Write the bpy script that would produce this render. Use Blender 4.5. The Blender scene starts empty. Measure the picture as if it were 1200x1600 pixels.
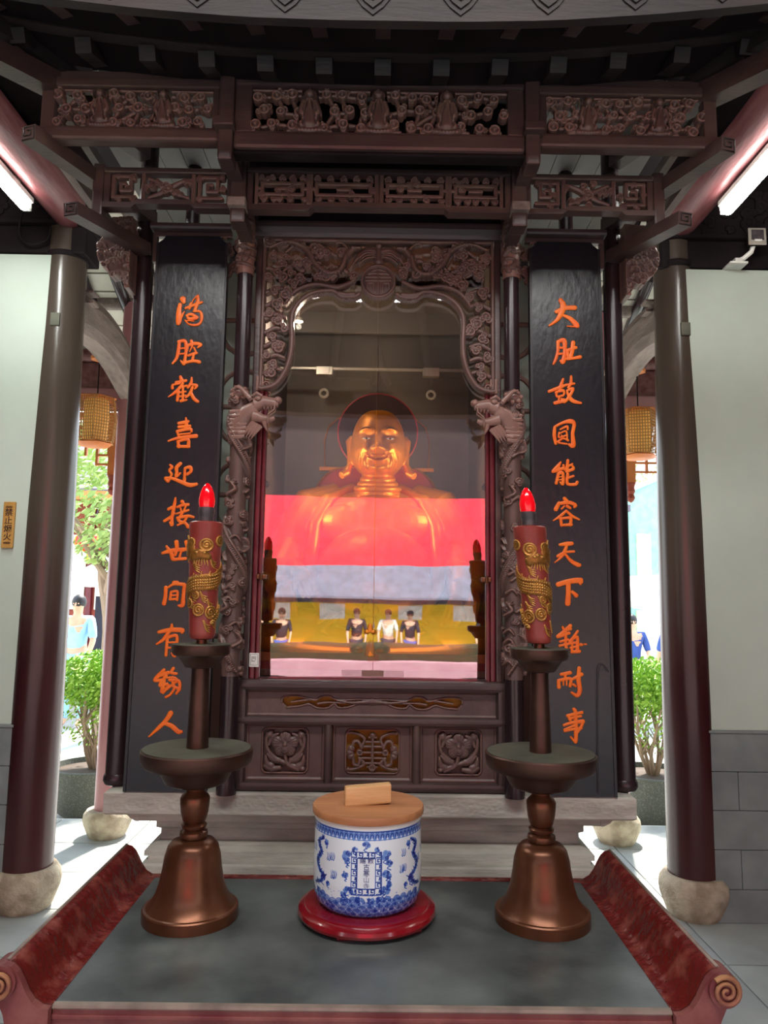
import bpy, bmesh, math, random
import numpy as np
from mathutils import Vector, Matrix
from math import sin, cos, pi, radians, sqrt, atan2
random.seed(7)
SC = bpy.context.scene
COL = SC.collection

# ------------------------------------------------------------------ camera
CAM_LOC = Vector((0.02, 0.0, 1.55))
cd = bpy.data.cameras.new('camera')
cam = bpy.data.objects.new('camera', cd); COL.objects.link(cam); SC.camera = cam
cd.sensor_fit = 'VERTICAL'; cd.sensor_height = 36.0; cd.sensor_width = 27.0
cd.lens = 36.0 * 1154.0 / 1600.0
cd.clip_start = 0.05; cd.clip_end = 300
pit, rol, yaw = radians(6.8), radians(.77), radians(-.3)
Fv = Vector((-sin(yaw)*cos(pit), cos(yaw)*cos(pit), sin(pit)))
R0 = Vector((cos(yaw), sin(yaw), 0)); U0 = R0.cross(Fv)
Rv = R0*cos(rol) + U0*sin(rol); Uv = U0*cos(rol) - R0*sin(rol)
cam.matrix_world = Matrix(((Rv.x, Uv.x, -Fv.x, CAM_LOC.x), (Rv.y, Uv.y, -Fv.y, CAM_LOC.y),
                           (Rv.z, Uv.z, -Fv.z, CAM_LOC.z), (0, 0, 0, 1)))

# ------------------------------------------------------------------ exposure, sky, sun, fill light
SC.view_settings.view_transform = 'Standard'
SC.view_settings.look = 'None'
SC.view_settings.gamma = 1.0
SC.view_settings.use_curve_mapping = False
SC.view_settings.exposure = 1.18
W = bpy.data.worlds.new('sky'); SC.world = W; W.use_nodes = True
nt = W.node_tree; nt.nodes.clear()
wo = nt.nodes.new('ShaderNodeOutputWorld'); bg = nt.nodes.new('ShaderNodeBackground')
tc = nt.nodes.new('ShaderNodeTexCoord'); sx = nt.nodes.new('ShaderNodeSeparateXYZ')
cr = nt.nodes.new('ShaderNodeValToRGB')
cr.color_ramp.elements[0].position = 0.0; cr.color_ramp.elements[0].color = (.95, .97, 1, 1)
cr.color_ramp.elements[1].position = 0.7; cr.color_ramp.elements[1].color = (.62, .78, 1, 1)
nt.links.new(tc.outputs['Generated'], sx.inputs[0]); nt.links.new(sx.outputs['Z'], cr.inputs[0])
nt.links.new(cr.outputs[0], bg.inputs[0]); nt.links.new(bg.outputs[0], wo.inputs[0])
bg.inputs[1].default_value = 1.7
sd = bpy.data.lights.new('sun', 'SUN'); sd.energy = 7.0; sd.angle = radians(3); sd.color = (1, .95, .86)
so = bpy.data.objects.new('sun', sd); COL.objects.link(so)
so.rotation_euler = Vector((-.16, -.62, -1.0)).to_track_quat('-Z', 'Y').to_euler()
def area(name, loc, rot, sx_, sy_, e, col=(1, 1, 1)):
    d = bpy.data.lights.new(name, 'AREA'); d.shape = 'RECTANGLE'; d.size = sx_; d.size_y = sy_; d.energy = e; d.color = col
    o = bpy.data.objects.new(name, d); COL.objects.link(o); o.location = loc; o.rotation_euler = rot
    return o
# added unseen fill light over the table, kept out of the glass reflection
area('hall_fill_light', (0, 0.15, 4.08), (radians(28), 0, 0), 2.8, 0.5, 46, (1, .98, .95))

# ------------------------------------------------------------------ materials
def srgb(r, g, b):
    f = lambda c: (c/255/12.92) if c/255 <= .04045 else ((c/255+.055)/1.055)**2.4
    return (f(r), f(g), f(b))
MATS = {}
def mat(name, col, rough=.5, metal=0.0, col2=None, scale=6, bump=0.0, bscale=None, stretch=None, coat=0.0, emit=0.0, detail=6, lo=.35, hi=.65, spec=.5, ridge_tint=None, upper_tone=None):
    if name in MATS: return MATS[name]
    m = bpy.data.materials.new(name); m.use_nodes = True
    n = m.node_tree; b = n.nodes['Principled BSDF']
    b.inputs['Roughness'].default_value = rough; b.inputs['Metallic'].default_value = metal
    b.inputs['Specular IOR Level'].default_value = spec
    if coat: b.inputs['Coat Weight'].default_value = coat; b.inputs['Coat Roughness'].default_value = .12
    t = n.nodes.new('ShaderNodeTexCoord'); mp = n.nodes.new('ShaderNodeMapping')
    if stretch: mp.inputs['Scale'].default_value = stretch
    n.links.new(t.outputs['Object'], mp.inputs[0])
    if col2 is None: col2 = tuple(min(1, c*1.35+.004) for c in col)
    nz = n.nodes.new('ShaderNodeTexNoise'); nz.inputs['Scale'].default_value = scale; nz.inputs['Detail'].default_value = detail
    n.links.new(mp.outputs[0], nz.inputs[0])
    r = n.nodes.new('ShaderNodeValToRGB')
    r.color_ramp.elements[0].position = lo; r.color_ramp.elements[0].color = (*col, 1)
    r.color_ramp.elements[1].position = hi; r.color_ramp.elements[1].color = (*col2, 1)
    n.links.new(nz.outputs[0], r.inputs[0]); out = r.outputs[0]
    if ridge_tint:                                            # lighter tint on raised ridges by curvature; recesses keep the darker base
        ge = n.nodes.new('ShaderNodeNewGeometry'); pr = n.nodes.new('ShaderNodeValToRGB')
        pr.color_ramp.elements[0].position = .505; pr.color_ramp.elements[0].color = (0, 0, 0, 1); pr.color_ramp.elements[1].position = .575; pr.color_ramp.elements[1].color = (.75, .75, .75, 1)
        mx = n.nodes.new('ShaderNodeMixRGB'); mx.inputs[2].default_value = (*ridge_tint, 1)
        n.links.new(ge.outputs['Pointiness'], pr.inputs[0]); n.links.new(pr.outputs[0], mx.inputs[0]); n.links.new(out, mx.inputs[1]); out = mx.outputs[0]
    if upper_tone:                                            # grey-brown blended in with height, broken up by noise
        sp = n.nodes.new('ShaderNodeSeparateXYZ'); mr = n.nodes.new('ShaderNodeMapRange'); mr.inputs[1].default_value = upper_tone[1]; mr.inputs[2].default_value = upper_tone[2]
        ad = n.nodes.new('ShaderNodeMath'); ad.operation = 'MULTIPLY_ADD'; ad.inputs[1].default_value = .9
        mx = n.nodes.new('ShaderNodeMixRGB'); mx.inputs[2].default_value = (*upper_tone[0], 1)
        n.links.new(t.outputs['Object'], sp.inputs[0]); n.links.new(nz.outputs[0], ad.inputs[0]); n.links.new(sp.outputs[2], ad.inputs[2]); n.links.new(ad.outputs[0], mr.inputs[0])
        n.links.new(mr.outputs[0], mx.inputs[0]); n.links.new(out, mx.inputs[1]); out = mx.outputs[0]
    n.links.new(out, b.inputs['Base Color'])
    if bump:
        n2 = n.nodes.new('ShaderNodeTexNoise'); n2.inputs['Scale'].default_value = bscale or scale*4; n2.inputs['Detail'].default_value = 4
        n.links.new(mp.outputs[0], n2.inputs[0])
        bp = n.nodes.new('ShaderNodeBump'); bp.inputs['Strength'].default_value = bump; bp.inputs['Distance'].default_value = .01
        n.links.new(n2.outputs[0], bp.inputs['Height']); n.links.new(bp.outputs[0], b.inputs['Normal'])
    if emit:
        b.inputs['Emission Color'].default_value = (*col, 1); b.inputs['Emission Strength'].default_value = emit
    MATS[name] = m
    return m
M = {}
M['wood'] = mat('dark_carved_wood', srgb(76, 57, 55), .38, col2=srgb(102, 78, 72), scale=9, bump=.15, bscale=60, stretch=(1, 1, .5), ridge_tint=srgb(150, 112, 100))
M['rail'] = mat('dark_moulding_wood', srgb(68, 52, 51), .34, col2=srgb(106, 84, 76), scale=5, bump=.12, bscale=70, stretch=(.3, 1, 1.5), lo=.45, hi=.8)
M['eave'] = mat('weathered_eave_wood', srgb(34, 28, 27), .6, col2=srgb(60, 48, 44), scale=4, bump=.2, bscale=40, stretch=(.4, 1, 2), lo=.45, hi=.8)
M['black'] = mat('soot_black_wood', srgb(24, 18, 20), .7, col2=srgb(36, 28, 30), spec=.15)
M['redframe'] = mat('crimson_lacquer', srgb(92, 22, 34), .3, col2=srgb(112, 34, 42), scale=12, bump=.08)
M['post'] = mat('near_black_lacquer', srgb(32, 22, 25), .26, col2=srgb(50, 35, 38), scale=6, stretch=(1, 1, .2), bump=.08)
M['board'] = mat('blue_black_lacquer', srgb(15, 17, 24), .27, col2=srgb(26, 25, 32), scale=3, bump=.10, bscale=30, stretch=(1.6, 1, .8))
M['boardrim'] = mat('black_edge_lacquer', srgb(16, 17, 24), .35)
M['ink'] = mat('orange_paint', srgb(238, 98, 4), .42, col2=srgb(248, 118, 14), scale=20)
M['stone'] = mat('beige_carved_stone', srgb(158, 153, 142), .8, col2=srgb(200, 196, 184), scale=7, bump=.5, bscale=45, stretch=(.5, 1, 1.8))
M['basestone'] = mat('granite_drum', srgb(150, 134, 112), .85, col2=srgb(190, 176, 152), scale=14, bump=.6, bscale=70)
M['floor'] = mat('pale_floor_stone', srgb(142, 144, 140), .55, col2=srgb(166, 168, 162), scale=3, bump=.08)
M['floor2'] = mat('pale_floor_stone_warm', srgb(156, 156, 148), .55, col2=srgb(176, 176, 168), scale=3, bump=.08)
M['joint'] = mat('floor_joint', srgb(186, 184, 176), .9)
M['plaster'] = mat('white_plaster', srgb(186, 198, 186), .8, col2=srgb(196, 208, 196), scale=2, bump=.05)
M['brick'] = mat('grey_brick_tile', srgb(112, 119, 118), .6, col2=srgb(132, 139, 136), scale=5, bump=.15)
M['column'] = mat('maroon_column_lacquer', srgb(54, 22, 26), .25, col2=srgb(74, 32, 34), scale=3, stretch=(2, 2, .35), bump=.05, upper_tone=(srgb(78, 68, 60), 1.5, 2.4))
M['redbeam'] = mat('faded_red_beam', srgb(104, 48, 52), .4, col2=srgb(132, 84, 86), scale=8, bump=.2, stretch=(3, .5, 3))
M['rearred'] = mat('smooth_faded_red_paint', srgb(146, 88, 92), .3, col2=srgb(168, 116, 118), scale=3, stretch=(1, 1, .3))
M['kerb'] = mat('mauve_kerb_stone', srgb(176, 128, 138), .8, col2=srgb(188, 142, 150), scale=5)
M['greybeam'] = mat('grey_weathered_beam', srgb(112, 98, 92), .7, col2=srgb(146, 130, 122), scale=8, bump=.3, stretch=(3, .6, 3))
M['ceil'] = mat('pale_ceiling_brick', srgb(212, 208, 196), .85, col2=srgb(228, 224, 212), scale=6)
M['ceiljoint'] = mat('ceiling_joint', srgb(120, 114, 104), .9)
M['bronze'] = mat('brown_bronze', srgb(94, 56, 36), .32, .6, col2=srgb(116, 72, 48), scale=8, bump=.04)
M['bronzedk'] = mat('dark_bronze', srgb(66, 46, 40), .42, .75, col2=srgb(88, 62, 52), scale=9, bump=.06)
M['patina'] = mat('green_grey_dish_face', srgb(72, 72, 62), .55, .35, col2=srgb(94, 94, 80), scale=8, bump=.1)
M['candle'] = mat('brick_red_candle_wax', srgb(122, 42, 36), .4, col2=srgb(146, 62, 54), scale=10, bump=.12)
M['gold'] = mat('dull_gilding', srgb(122, 76, 30), .38, .6, col2=srgb(160, 106, 44), scale=40, bump=.2, ridge_tint=srgb(236, 186, 96))
M['bulb'] = mat('red_glass_bulb', srgb(205, 8, 20), .12, col2=srgb(225, 14, 28), coat=.6, emit=0.25)
M['socket'] = mat('smoky_bulb_socket', srgb(60, 54, 58), .35, col2=srgb(96, 88, 90), scale=30)
M['tabletop'] = mat('worn_black_table_top', srgb(60, 66, 65), .34, col2=srgb(114, 120, 116), scale=4.5, bump=.06, bscale=30, detail=10, lo=.4, hi=.74)
M['tablered'] = mat('table_red_lacquer', srgb(98, 24, 20), .22, col2=srgb(140, 74, 62), scale=22, bump=.5, bscale=45, lo=.5, hi=.75)
M['apron'] = mat('dusty_red_apron', srgb(108, 44, 46), .5, col2=srgb(136, 78, 72), scale=12, bump=.2)
M['aprongold'] = mat('rubbed_gold_relief', srgb(140, 84, 68), .5, .2, col2=srgb(176, 130, 84), scale=16)
M['edge'] = mat('rubbed_table_edge', srgb(112, 96, 86), .5, col2=srgb(150, 132, 118), scale=12)
M['jarstand'] = mat('glossy_rosewood_stand', srgb(118, 10, 22), .18, col2=srgb(146, 20, 32), scale=6, stretch=(1, 1, 4), coat=.7)
M['lid'] = mat('jar_lid_wood', srgb(164, 106, 66), .55, col2=srgb(186, 128, 84), scale=4, stretch=(1, 8, 8), bump=.1, bscale=40)
M['handle'] = mat('pale_handle_wood', srgb(206, 156, 102), .5, col2=srgb(224, 178, 124), scale=4, stretch=(1, 6, 10), bump=.1)
M['statue'] = mat('burnished_gilt', srgb(214, 122, 30), .40, .55, col2=srgb(230, 146, 46), scale=4)
M['halo'] = mat('dark_red_halo', srgb(38, 13, 15), .8)
M['throne'] = mat('red_throne_lacquer', srgb(160, 26, 34), .45, col2=srgb(176, 34, 42))
M['throneedge'] = mat('gilt_throne_edge', srgb(190, 120, 60), .4, .7)
M['inner'] = mat('case_lining', srgb(92, 84, 82), .7, col2=srgb(104, 94, 92), scale=3)
M['screen'] = mat('case_screen_grey', srgb(122, 114, 108), .8, col2=srgb(136, 128, 120), scale=3)
M['metal'] = mat('pale_metal', srgb(190, 184, 172), .4, .5)
M['white'] = mat('white_enamel', srgb(222, 222, 216), .4)
M['tube'] = mat('lit_fluorescent_tube', (1, 1, .93), .4, emit=15)
M['lampglow'] = mat('glowing_bulb', (1, .85, .6), .4, emit=6)
M['signwood'] = mat('ochre_sign_wood', srgb(180, 130, 58), .5, col2=srgb(200, 152, 80), scale=6, stretch=(4, 4, 1))
M['signink'] = mat('dark_sign_ink', srgb(56, 34, 18), .6)
M['lantern'] = mat('woven_lantern_cane', srgb(170, 116, 60), .55, col2=srgb(196, 144, 84))
M['lanternglow'] = mat('lantern_inner_paper', srgb(226, 170, 90), .7, emit=.12)
M['orange'] = mat('sunlit_orange_wood', srgb(208, 112, 48), .5, col2=srgb(222, 132, 66))
M['leaf'] = mat('bright_green_leaf', srgb(110, 160, 40), .5, col2=srgb(160, 200, 70), scale=20)
M['bark'] = mat('pale_bark', srgb(140, 118, 96), .8, bump=.3)
M['pot'] = mat('speckled_stone_pot', srgb(84, 86, 78), .7, col2=srgb(118, 118, 108), scale=90, lo=.5, hi=.7, bump=.2)
M['soil'] = mat('soil', srgb(70, 56, 44), .9)
M['yellow'] = mat('yellow_temple_wall', srgb(250, 196, 44), .8, col2=srgb(252, 206, 60), scale=2)
M['banner'] = mat('red_cloth_banner', srgb(236, 50, 66), .8)
M['awning'] = mat('white_awning_cloth', srgb(224, 226, 232), .8)
M['greycloth'] = mat('grey_awning_cloth', srgb(112, 114, 130), .8)
M['plank'] = mat('grey_soffit_plank', srgb(120, 118, 116), .6, col2=srgb(140, 138, 134), scale=4, stretch=(1, .3, 1))
M['hedge'] = mat('dark_hedge', srgb(38, 46, 30), .8, col2=srgb(60, 66, 40), scale=12)
M['facade'] = mat('purple_brown_timber', srgb(34, 18, 22), .7, col2=srgb(48, 26, 30), scale=3)
M['teal'] = mat('teal_facade', srgb(140, 214, 200), .7)
M['housered'] = mat('red_brown_timber', srgb(150, 70, 50), .6)
M['roofgrey'] = mat('grey_roof_tiles', srgb(96, 88, 100), .7)
M['skin'] = mat('skin', srgb(206, 158, 128), .6)
M['hair'] = mat('black_hair', srgb(28, 24, 26), .5)
M['redlant'] = mat('red_silk_lantern', srgb(220, 40, 30), .6)
M['yellowsilk'] = mat('yellow_tassel', srgb(240, 200, 40), .6)
M['yellowcloth'] = mat('ochre_altar_cloth', srgb(170, 122, 40), .8, col2=srgb(190, 142, 56))
M['foliage'] = mat('tree_foliage', srgb(130, 160, 80), .6, col2=srgb(180, 200, 120), scale=3)

def glass_mat():
    m = bpy.data.materials.new('case_glass'); m.use_nodes = True
    n = m.node_tree; n.nodes.clear()
    o = n.nodes.new('ShaderNodeOutputMaterial'); mx = n.nodes.new('ShaderNodeMixShader')
    tr = n.nodes.new('ShaderNodeBsdfTransparent'); gl = n.nodes.new('ShaderNodeBsdfGlossy')
    gl.inputs['Roughness'].default_value = .012; gl.inputs['Color'].default_value = (1, 1, 1, 1)
    tr.inputs['Color'].default_value = (.93, .93, .93, 1)
    lw = n.nodes.new('ShaderNodeFresnel'); lw.inputs[0].default_value = 1.9
    nz = n.nodes.new('ShaderNodeTexNoise'); nz.inputs['Scale'].default_value = 2.5; t = n.nodes.new('ShaderNodeTexCoord')
    bp = n.nodes.new('ShaderNodeBump'); bp.inputs['Strength'].default_value = .05; bp.inputs['Distance'].default_value = .01
    n.links.new(t.outputs['Object'], nz.inputs[0]); n.links.new(nz.outputs[0], bp.inputs['Height']); n.links.new(bp.outputs[0], gl.inputs['Normal'])
    ad = n.nodes.new('ShaderNodeMath'); ad.operation = 'ADD'; ad.inputs[1].default_value = .11
    n.links.new(lw.outputs[0], ad.inputs[0])
    n.links.new(ad.outputs[0], mx.inputs[0]); n.links.new(tr.outputs[0], mx.inputs[1]); n.links.new(gl.outputs[0], mx.inputs[2])
    n.links.new(mx.outputs[0], o.inputs[0])
    return m
M['glass'] = glass_mat()
def attr_mat(name, attr, cols, rough=.15, coat=.5):
    m = bpy.data.materials.new(name); m.use_nodes = True
    n = m.node_tree; b = n.nodes['Principled BSDF']
    a = n.nodes.new('ShaderNodeAttribute'); a.attribute_name = attr
    r = n.nodes.new('ShaderNodeValToRGB')
    r.color_ramp.elements[0].color = (*cols[0], 1); r.color_ramp.elements[1].color = (*cols[-1], 1)
    for i, c in enumerate(cols[1:-1]):
        e = r.color_ramp.elements.new((i+1)/(len(cols)-1)); e.color = (*c, 1)
    n.links.new(a.outputs['Fac'], r.inputs[0]); n.links.new(r.outputs[0], b.inputs['Base Color'])
    b.inputs['Roughness'].default_value = rough; b.inputs['Coat Weight'].default_value = coat
    return m
M['porcelain'] = attr_mat('blue_and_white_porcelain', 'ink', [srgb(226, 234, 238), srgb(110, 150, 214), srgb(30, 62, 160), srgb(16, 30, 110)])

# ------------------------------------------------------------------ helpers
def tag(o, label=None, cat=None, group=None, kind=None):
    if label: o['label'] = label
    if cat: o['category'] = cat
    if group: o['group'] = group
    if kind: o['kind'] = kind
    return o
def thing(name, label, cat, loc=(0, 0, 0), rz=0.0, group=None):
    o = bpy.data.objects.new(name, None); COL.objects.link(o); o.location = loc; o.rotation_euler = (0, 0, rz)
    o.empty_display_size = .1
    return tag(o, label, cat, group)
def wpos(o):
    p = Vector((0, 0, 0))
    while o: p = p + o.location; o = o.parent
    return p
class MB:
    def __init__(s): s.v = []; s.f = []; s.sm = []
    def add(s, vs, fs, smooth=False):
        k = len(s.v); s.v += [tuple(v) for v in vs]; s.f += [tuple(i+k for i in f) for f in fs]; s.sm += [smooth]*len(fs); return s
    def box(s, x0, x1, y0, y1, z0, z1, ch=0.0):
        if x0 > x1: x0, x1 = x1, x0
        if y0 > y1: y0, y1 = y1, y0
        if z0 > z1: z0, z1 = z1, z0
        if ch <= 0:
            return s.add([(x0,y0,z0),(x1,y0,z0),(x1,y1,z0),(x0,y1,z0),(x0,y0,z1),(x1,y0,z1),(x1,y1,z1),(x0,y1,z1)],
                         [(0,3,2,1),(4,5,6,7),(0,1,5,4),(1,2,6,5),(2,3,7,6),(3,0,4,7)])
        c = min(ch, (x1-x0)*.45, (y1-y0)*.45, (z1-z0)*.45)
        bm = bmesh.new(); bmesh.ops.create_cube(bm, size=1)
        for v in bm.verts: v.co = Vector(((x0+x1)/2+v.co.x*(x1-x0), (y0+y1)/2+v.co.y*(y1-y0), (z0+z1)/2+v.co.z*(z1-z0)))
        bmesh.ops.bevel(bm, geom=bm.edges[:], offset=c, segments=2, affect='EDGES', profile=.6)
        bm.verts.ensure_lookup_table(); 
        s.add([v.co[:] for v in bm.verts], [[v.index for v in f.verts] for f in bm.faces]); bm.free(); return s
    def prism(s, poly, y0, y1, smooth=False):          # polygon in x,z pushed along y
        n = len(poly)
        return s.add([(x, y0, z) for x, z in poly]+[(x, y1, z) for x, z in poly],
              [tuple(range(n)), tuple(range(2*n-1, n-1, -1))]+[(i, i+n, (i+1) % n+n, (i+1) % n) for i in range(n)], smooth)
    def prismx(s, poly, x0, x1, smooth=False):         # polygon in y,z pushed along x
        n = len(poly)
        return s.add([(x0, y, z) for y, z in poly]+[(x1, y, z) for y, z in poly],
              [tuple(range(n)), tuple(range(2*n-1, n-1, -1))]+[(i, i+n, (i+1) % n+n, (i+1) % n) for i in range(n)], smooth)
    def lathe(s, prof, c=(0, 0), seg=40, lean=(0, 0), z0=0):
        vs = []; fs = []
        for r, z in prof:
            for k in range(seg):
                a = 2*pi*k/seg; vs.append((c[0]+r*cos(a)+lean[0]*(z-z0), c[1]+r*sin(a)+lean[1]*(z-z0), z))
        for i in range(len(prof)-1):
            for k in range(seg):
                fs.append((i*seg+k, i*seg+(k+1) % seg, (i+1)*seg+(k+1) % seg, (i+1)*seg+k))
        s.add(vs, fs, True)
        n = len(prof)-1; k0 = len(s.v)-len(vs)
        if prof[0][0] > 1e-5: s.f.append(tuple(k0+k for k in range(seg-1, -1, -1))); s.sm.append(False)
        if prof[-1][0] > 1e-5: s.f.append(tuple(k0+n*seg+k for k in range(seg))); s.sm.append(False)
        return s
    def tube(s, pts, rad, seg=8, closed=False):
        P = [Vector(p) for p in pts]; n = len(P)
        R = rad if hasattr(rad, '__len__') else [rad]*n
        vs = []; fs = []; prev = None
        for i in range(n):
            t = (P[(i+1) % n]-P[i-1]) if closed else (P[min(i+1, n-1)]-P[max(i-1, 0)])
            t = t.normalized() if t.length > 1e-9 else Vector((0, 0, 1))
            if prev is None:
                a = Vector((0, 1, 0)) if abs(t.y) < .9 else Vector((1, 0, 0)); u = (a-t*a.dot(t)).normalized()
            else:
                u = prev-t*prev.dot(t); u = u.normalized() if u.length > 1e-6 else prev
            prev = u; w = t.cross(u)
            for k in range(seg):
                a = 2*pi*k/seg; vs.append(P[i]+(u*cos(a)+w*sin(a))*R[i])
        m = n if closed else n-1
        for i in range(m):
            j = (i+1) % n
            for k in range(seg): fs.append((i*seg+k, i*seg+(k+1) % seg, j*seg+(k+1) % seg, j*seg+k))
        s.add(vs, fs, True)
        if not closed:
            k0 = len(s.v)-len(vs)
            s.f.append(tuple(k0+k for k in range(seg-1, -1, -1))); s.f.append(tuple(k0+(n-1)*seg+k for k in range(seg))); s.sm += [False, False]
        return s
    def ball(s, c, r, seg=16, rings=10):
        rx, ry, rz = r if hasattr(r, '__len__') else (r, r, r)
        vs = [(c[0], c[1], c[2]-rz)]; fs = []
        for i in range(1, rings):
            p = -pi/2+pi*i/rings
            for k in range(seg):
                a = 2*pi*k/seg; vs.append((c[0]+rx*cos(p)*cos(a), c[1]+ry*cos(p)*sin(a), c[2]+rz*sin(p)))
        vs.append((c[0], c[1], c[2]+rz)); T = len(vs)-1
        for k in range(seg): fs.append((0, 1+(k+1) % seg, 1+k)); fs.append((T, T-seg+k, T-seg+(k+1) % seg))
        for i in range(rings-2):
            for k in range(seg): a = 1+i*seg; fs.append((a+k, a+(k+1) % seg, a+seg+(k+1) % seg, a+seg+k))
        return s.add(vs, fs, True)
    def build(s, name, m, parent=None, loc=None, label=None):
        off = wpos(parent) if parent is not None else Vector((0, 0, 0))
        if loc is not None: off = off+Vector(loc)
        me = bpy.data.meshes.new(name)
        me.from_pydata([(v[0]-off.x, v[1]-off.y, v[2]-off.z) for v in s.v], [], s.f)
        me.polygons.foreach_set('use_smooth', s.sm)
        me.materials.append(m if not isinstance(m, str) else M[m])
        bm = bmesh.new(); bm.from_mesh(me); bmesh.ops.recalc_face_normals(bm, faces=bm.faces[:])
        for e in bm.edges:
            if len(e.link_faces) == 2 and e.calc_face_angle() > .62: e.smooth = False
        bm.to_mesh(me); bm.free()
        o = bpy.data.objects.new(name, me); COL.objects.link(o)
        if parent is not None: o.parent = parent
        if loc is not None: o.location = loc
        if label: o['label'] = label
        return o
def part(name, m, parent, fn, label=None):
    b = MB(); fn(b); return b.build(name, m, parent, label=label)
def solo(name, mb, m, label, cat, group=None, at=(0, 0, 0)):
    o = mb.build(name, m, None, loc=at); return tag(o, label, cat, group)
def copy_tree(o, parent=None):
    c = o.copy(); COL.objects.link(c)
    if parent is not None: c.parent = parent
    for ch in list(o.children): copy_tree(ch, c)
    return c
def struct(o): o['kind'] = 'structure'; return o
def catmull(pts, n=6):
    P = [np.array(p, float) for p in pts]
    if len(P) < 3:
        return [P[0]+(P[-1]-P[0])*t for t in np.linspace(0, 1, n+1)]
    out = []
    for i in range(len(P)-1):
        p0 = P[max(i-1, 0)]; p1 = P[i]; p2 = P[i+1]; p3 = P[min(i+2, len(P)-1)]
        for k in range(n):
            t = k/n; out.append(.5*((2*p1)+(-p0+p2)*t+(2*p0-5*p1+4*p2-p3)*t*t+(-p0+3*p1-3*p2+p3)*t**3))
    out.append(P[-1]); return out

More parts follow.
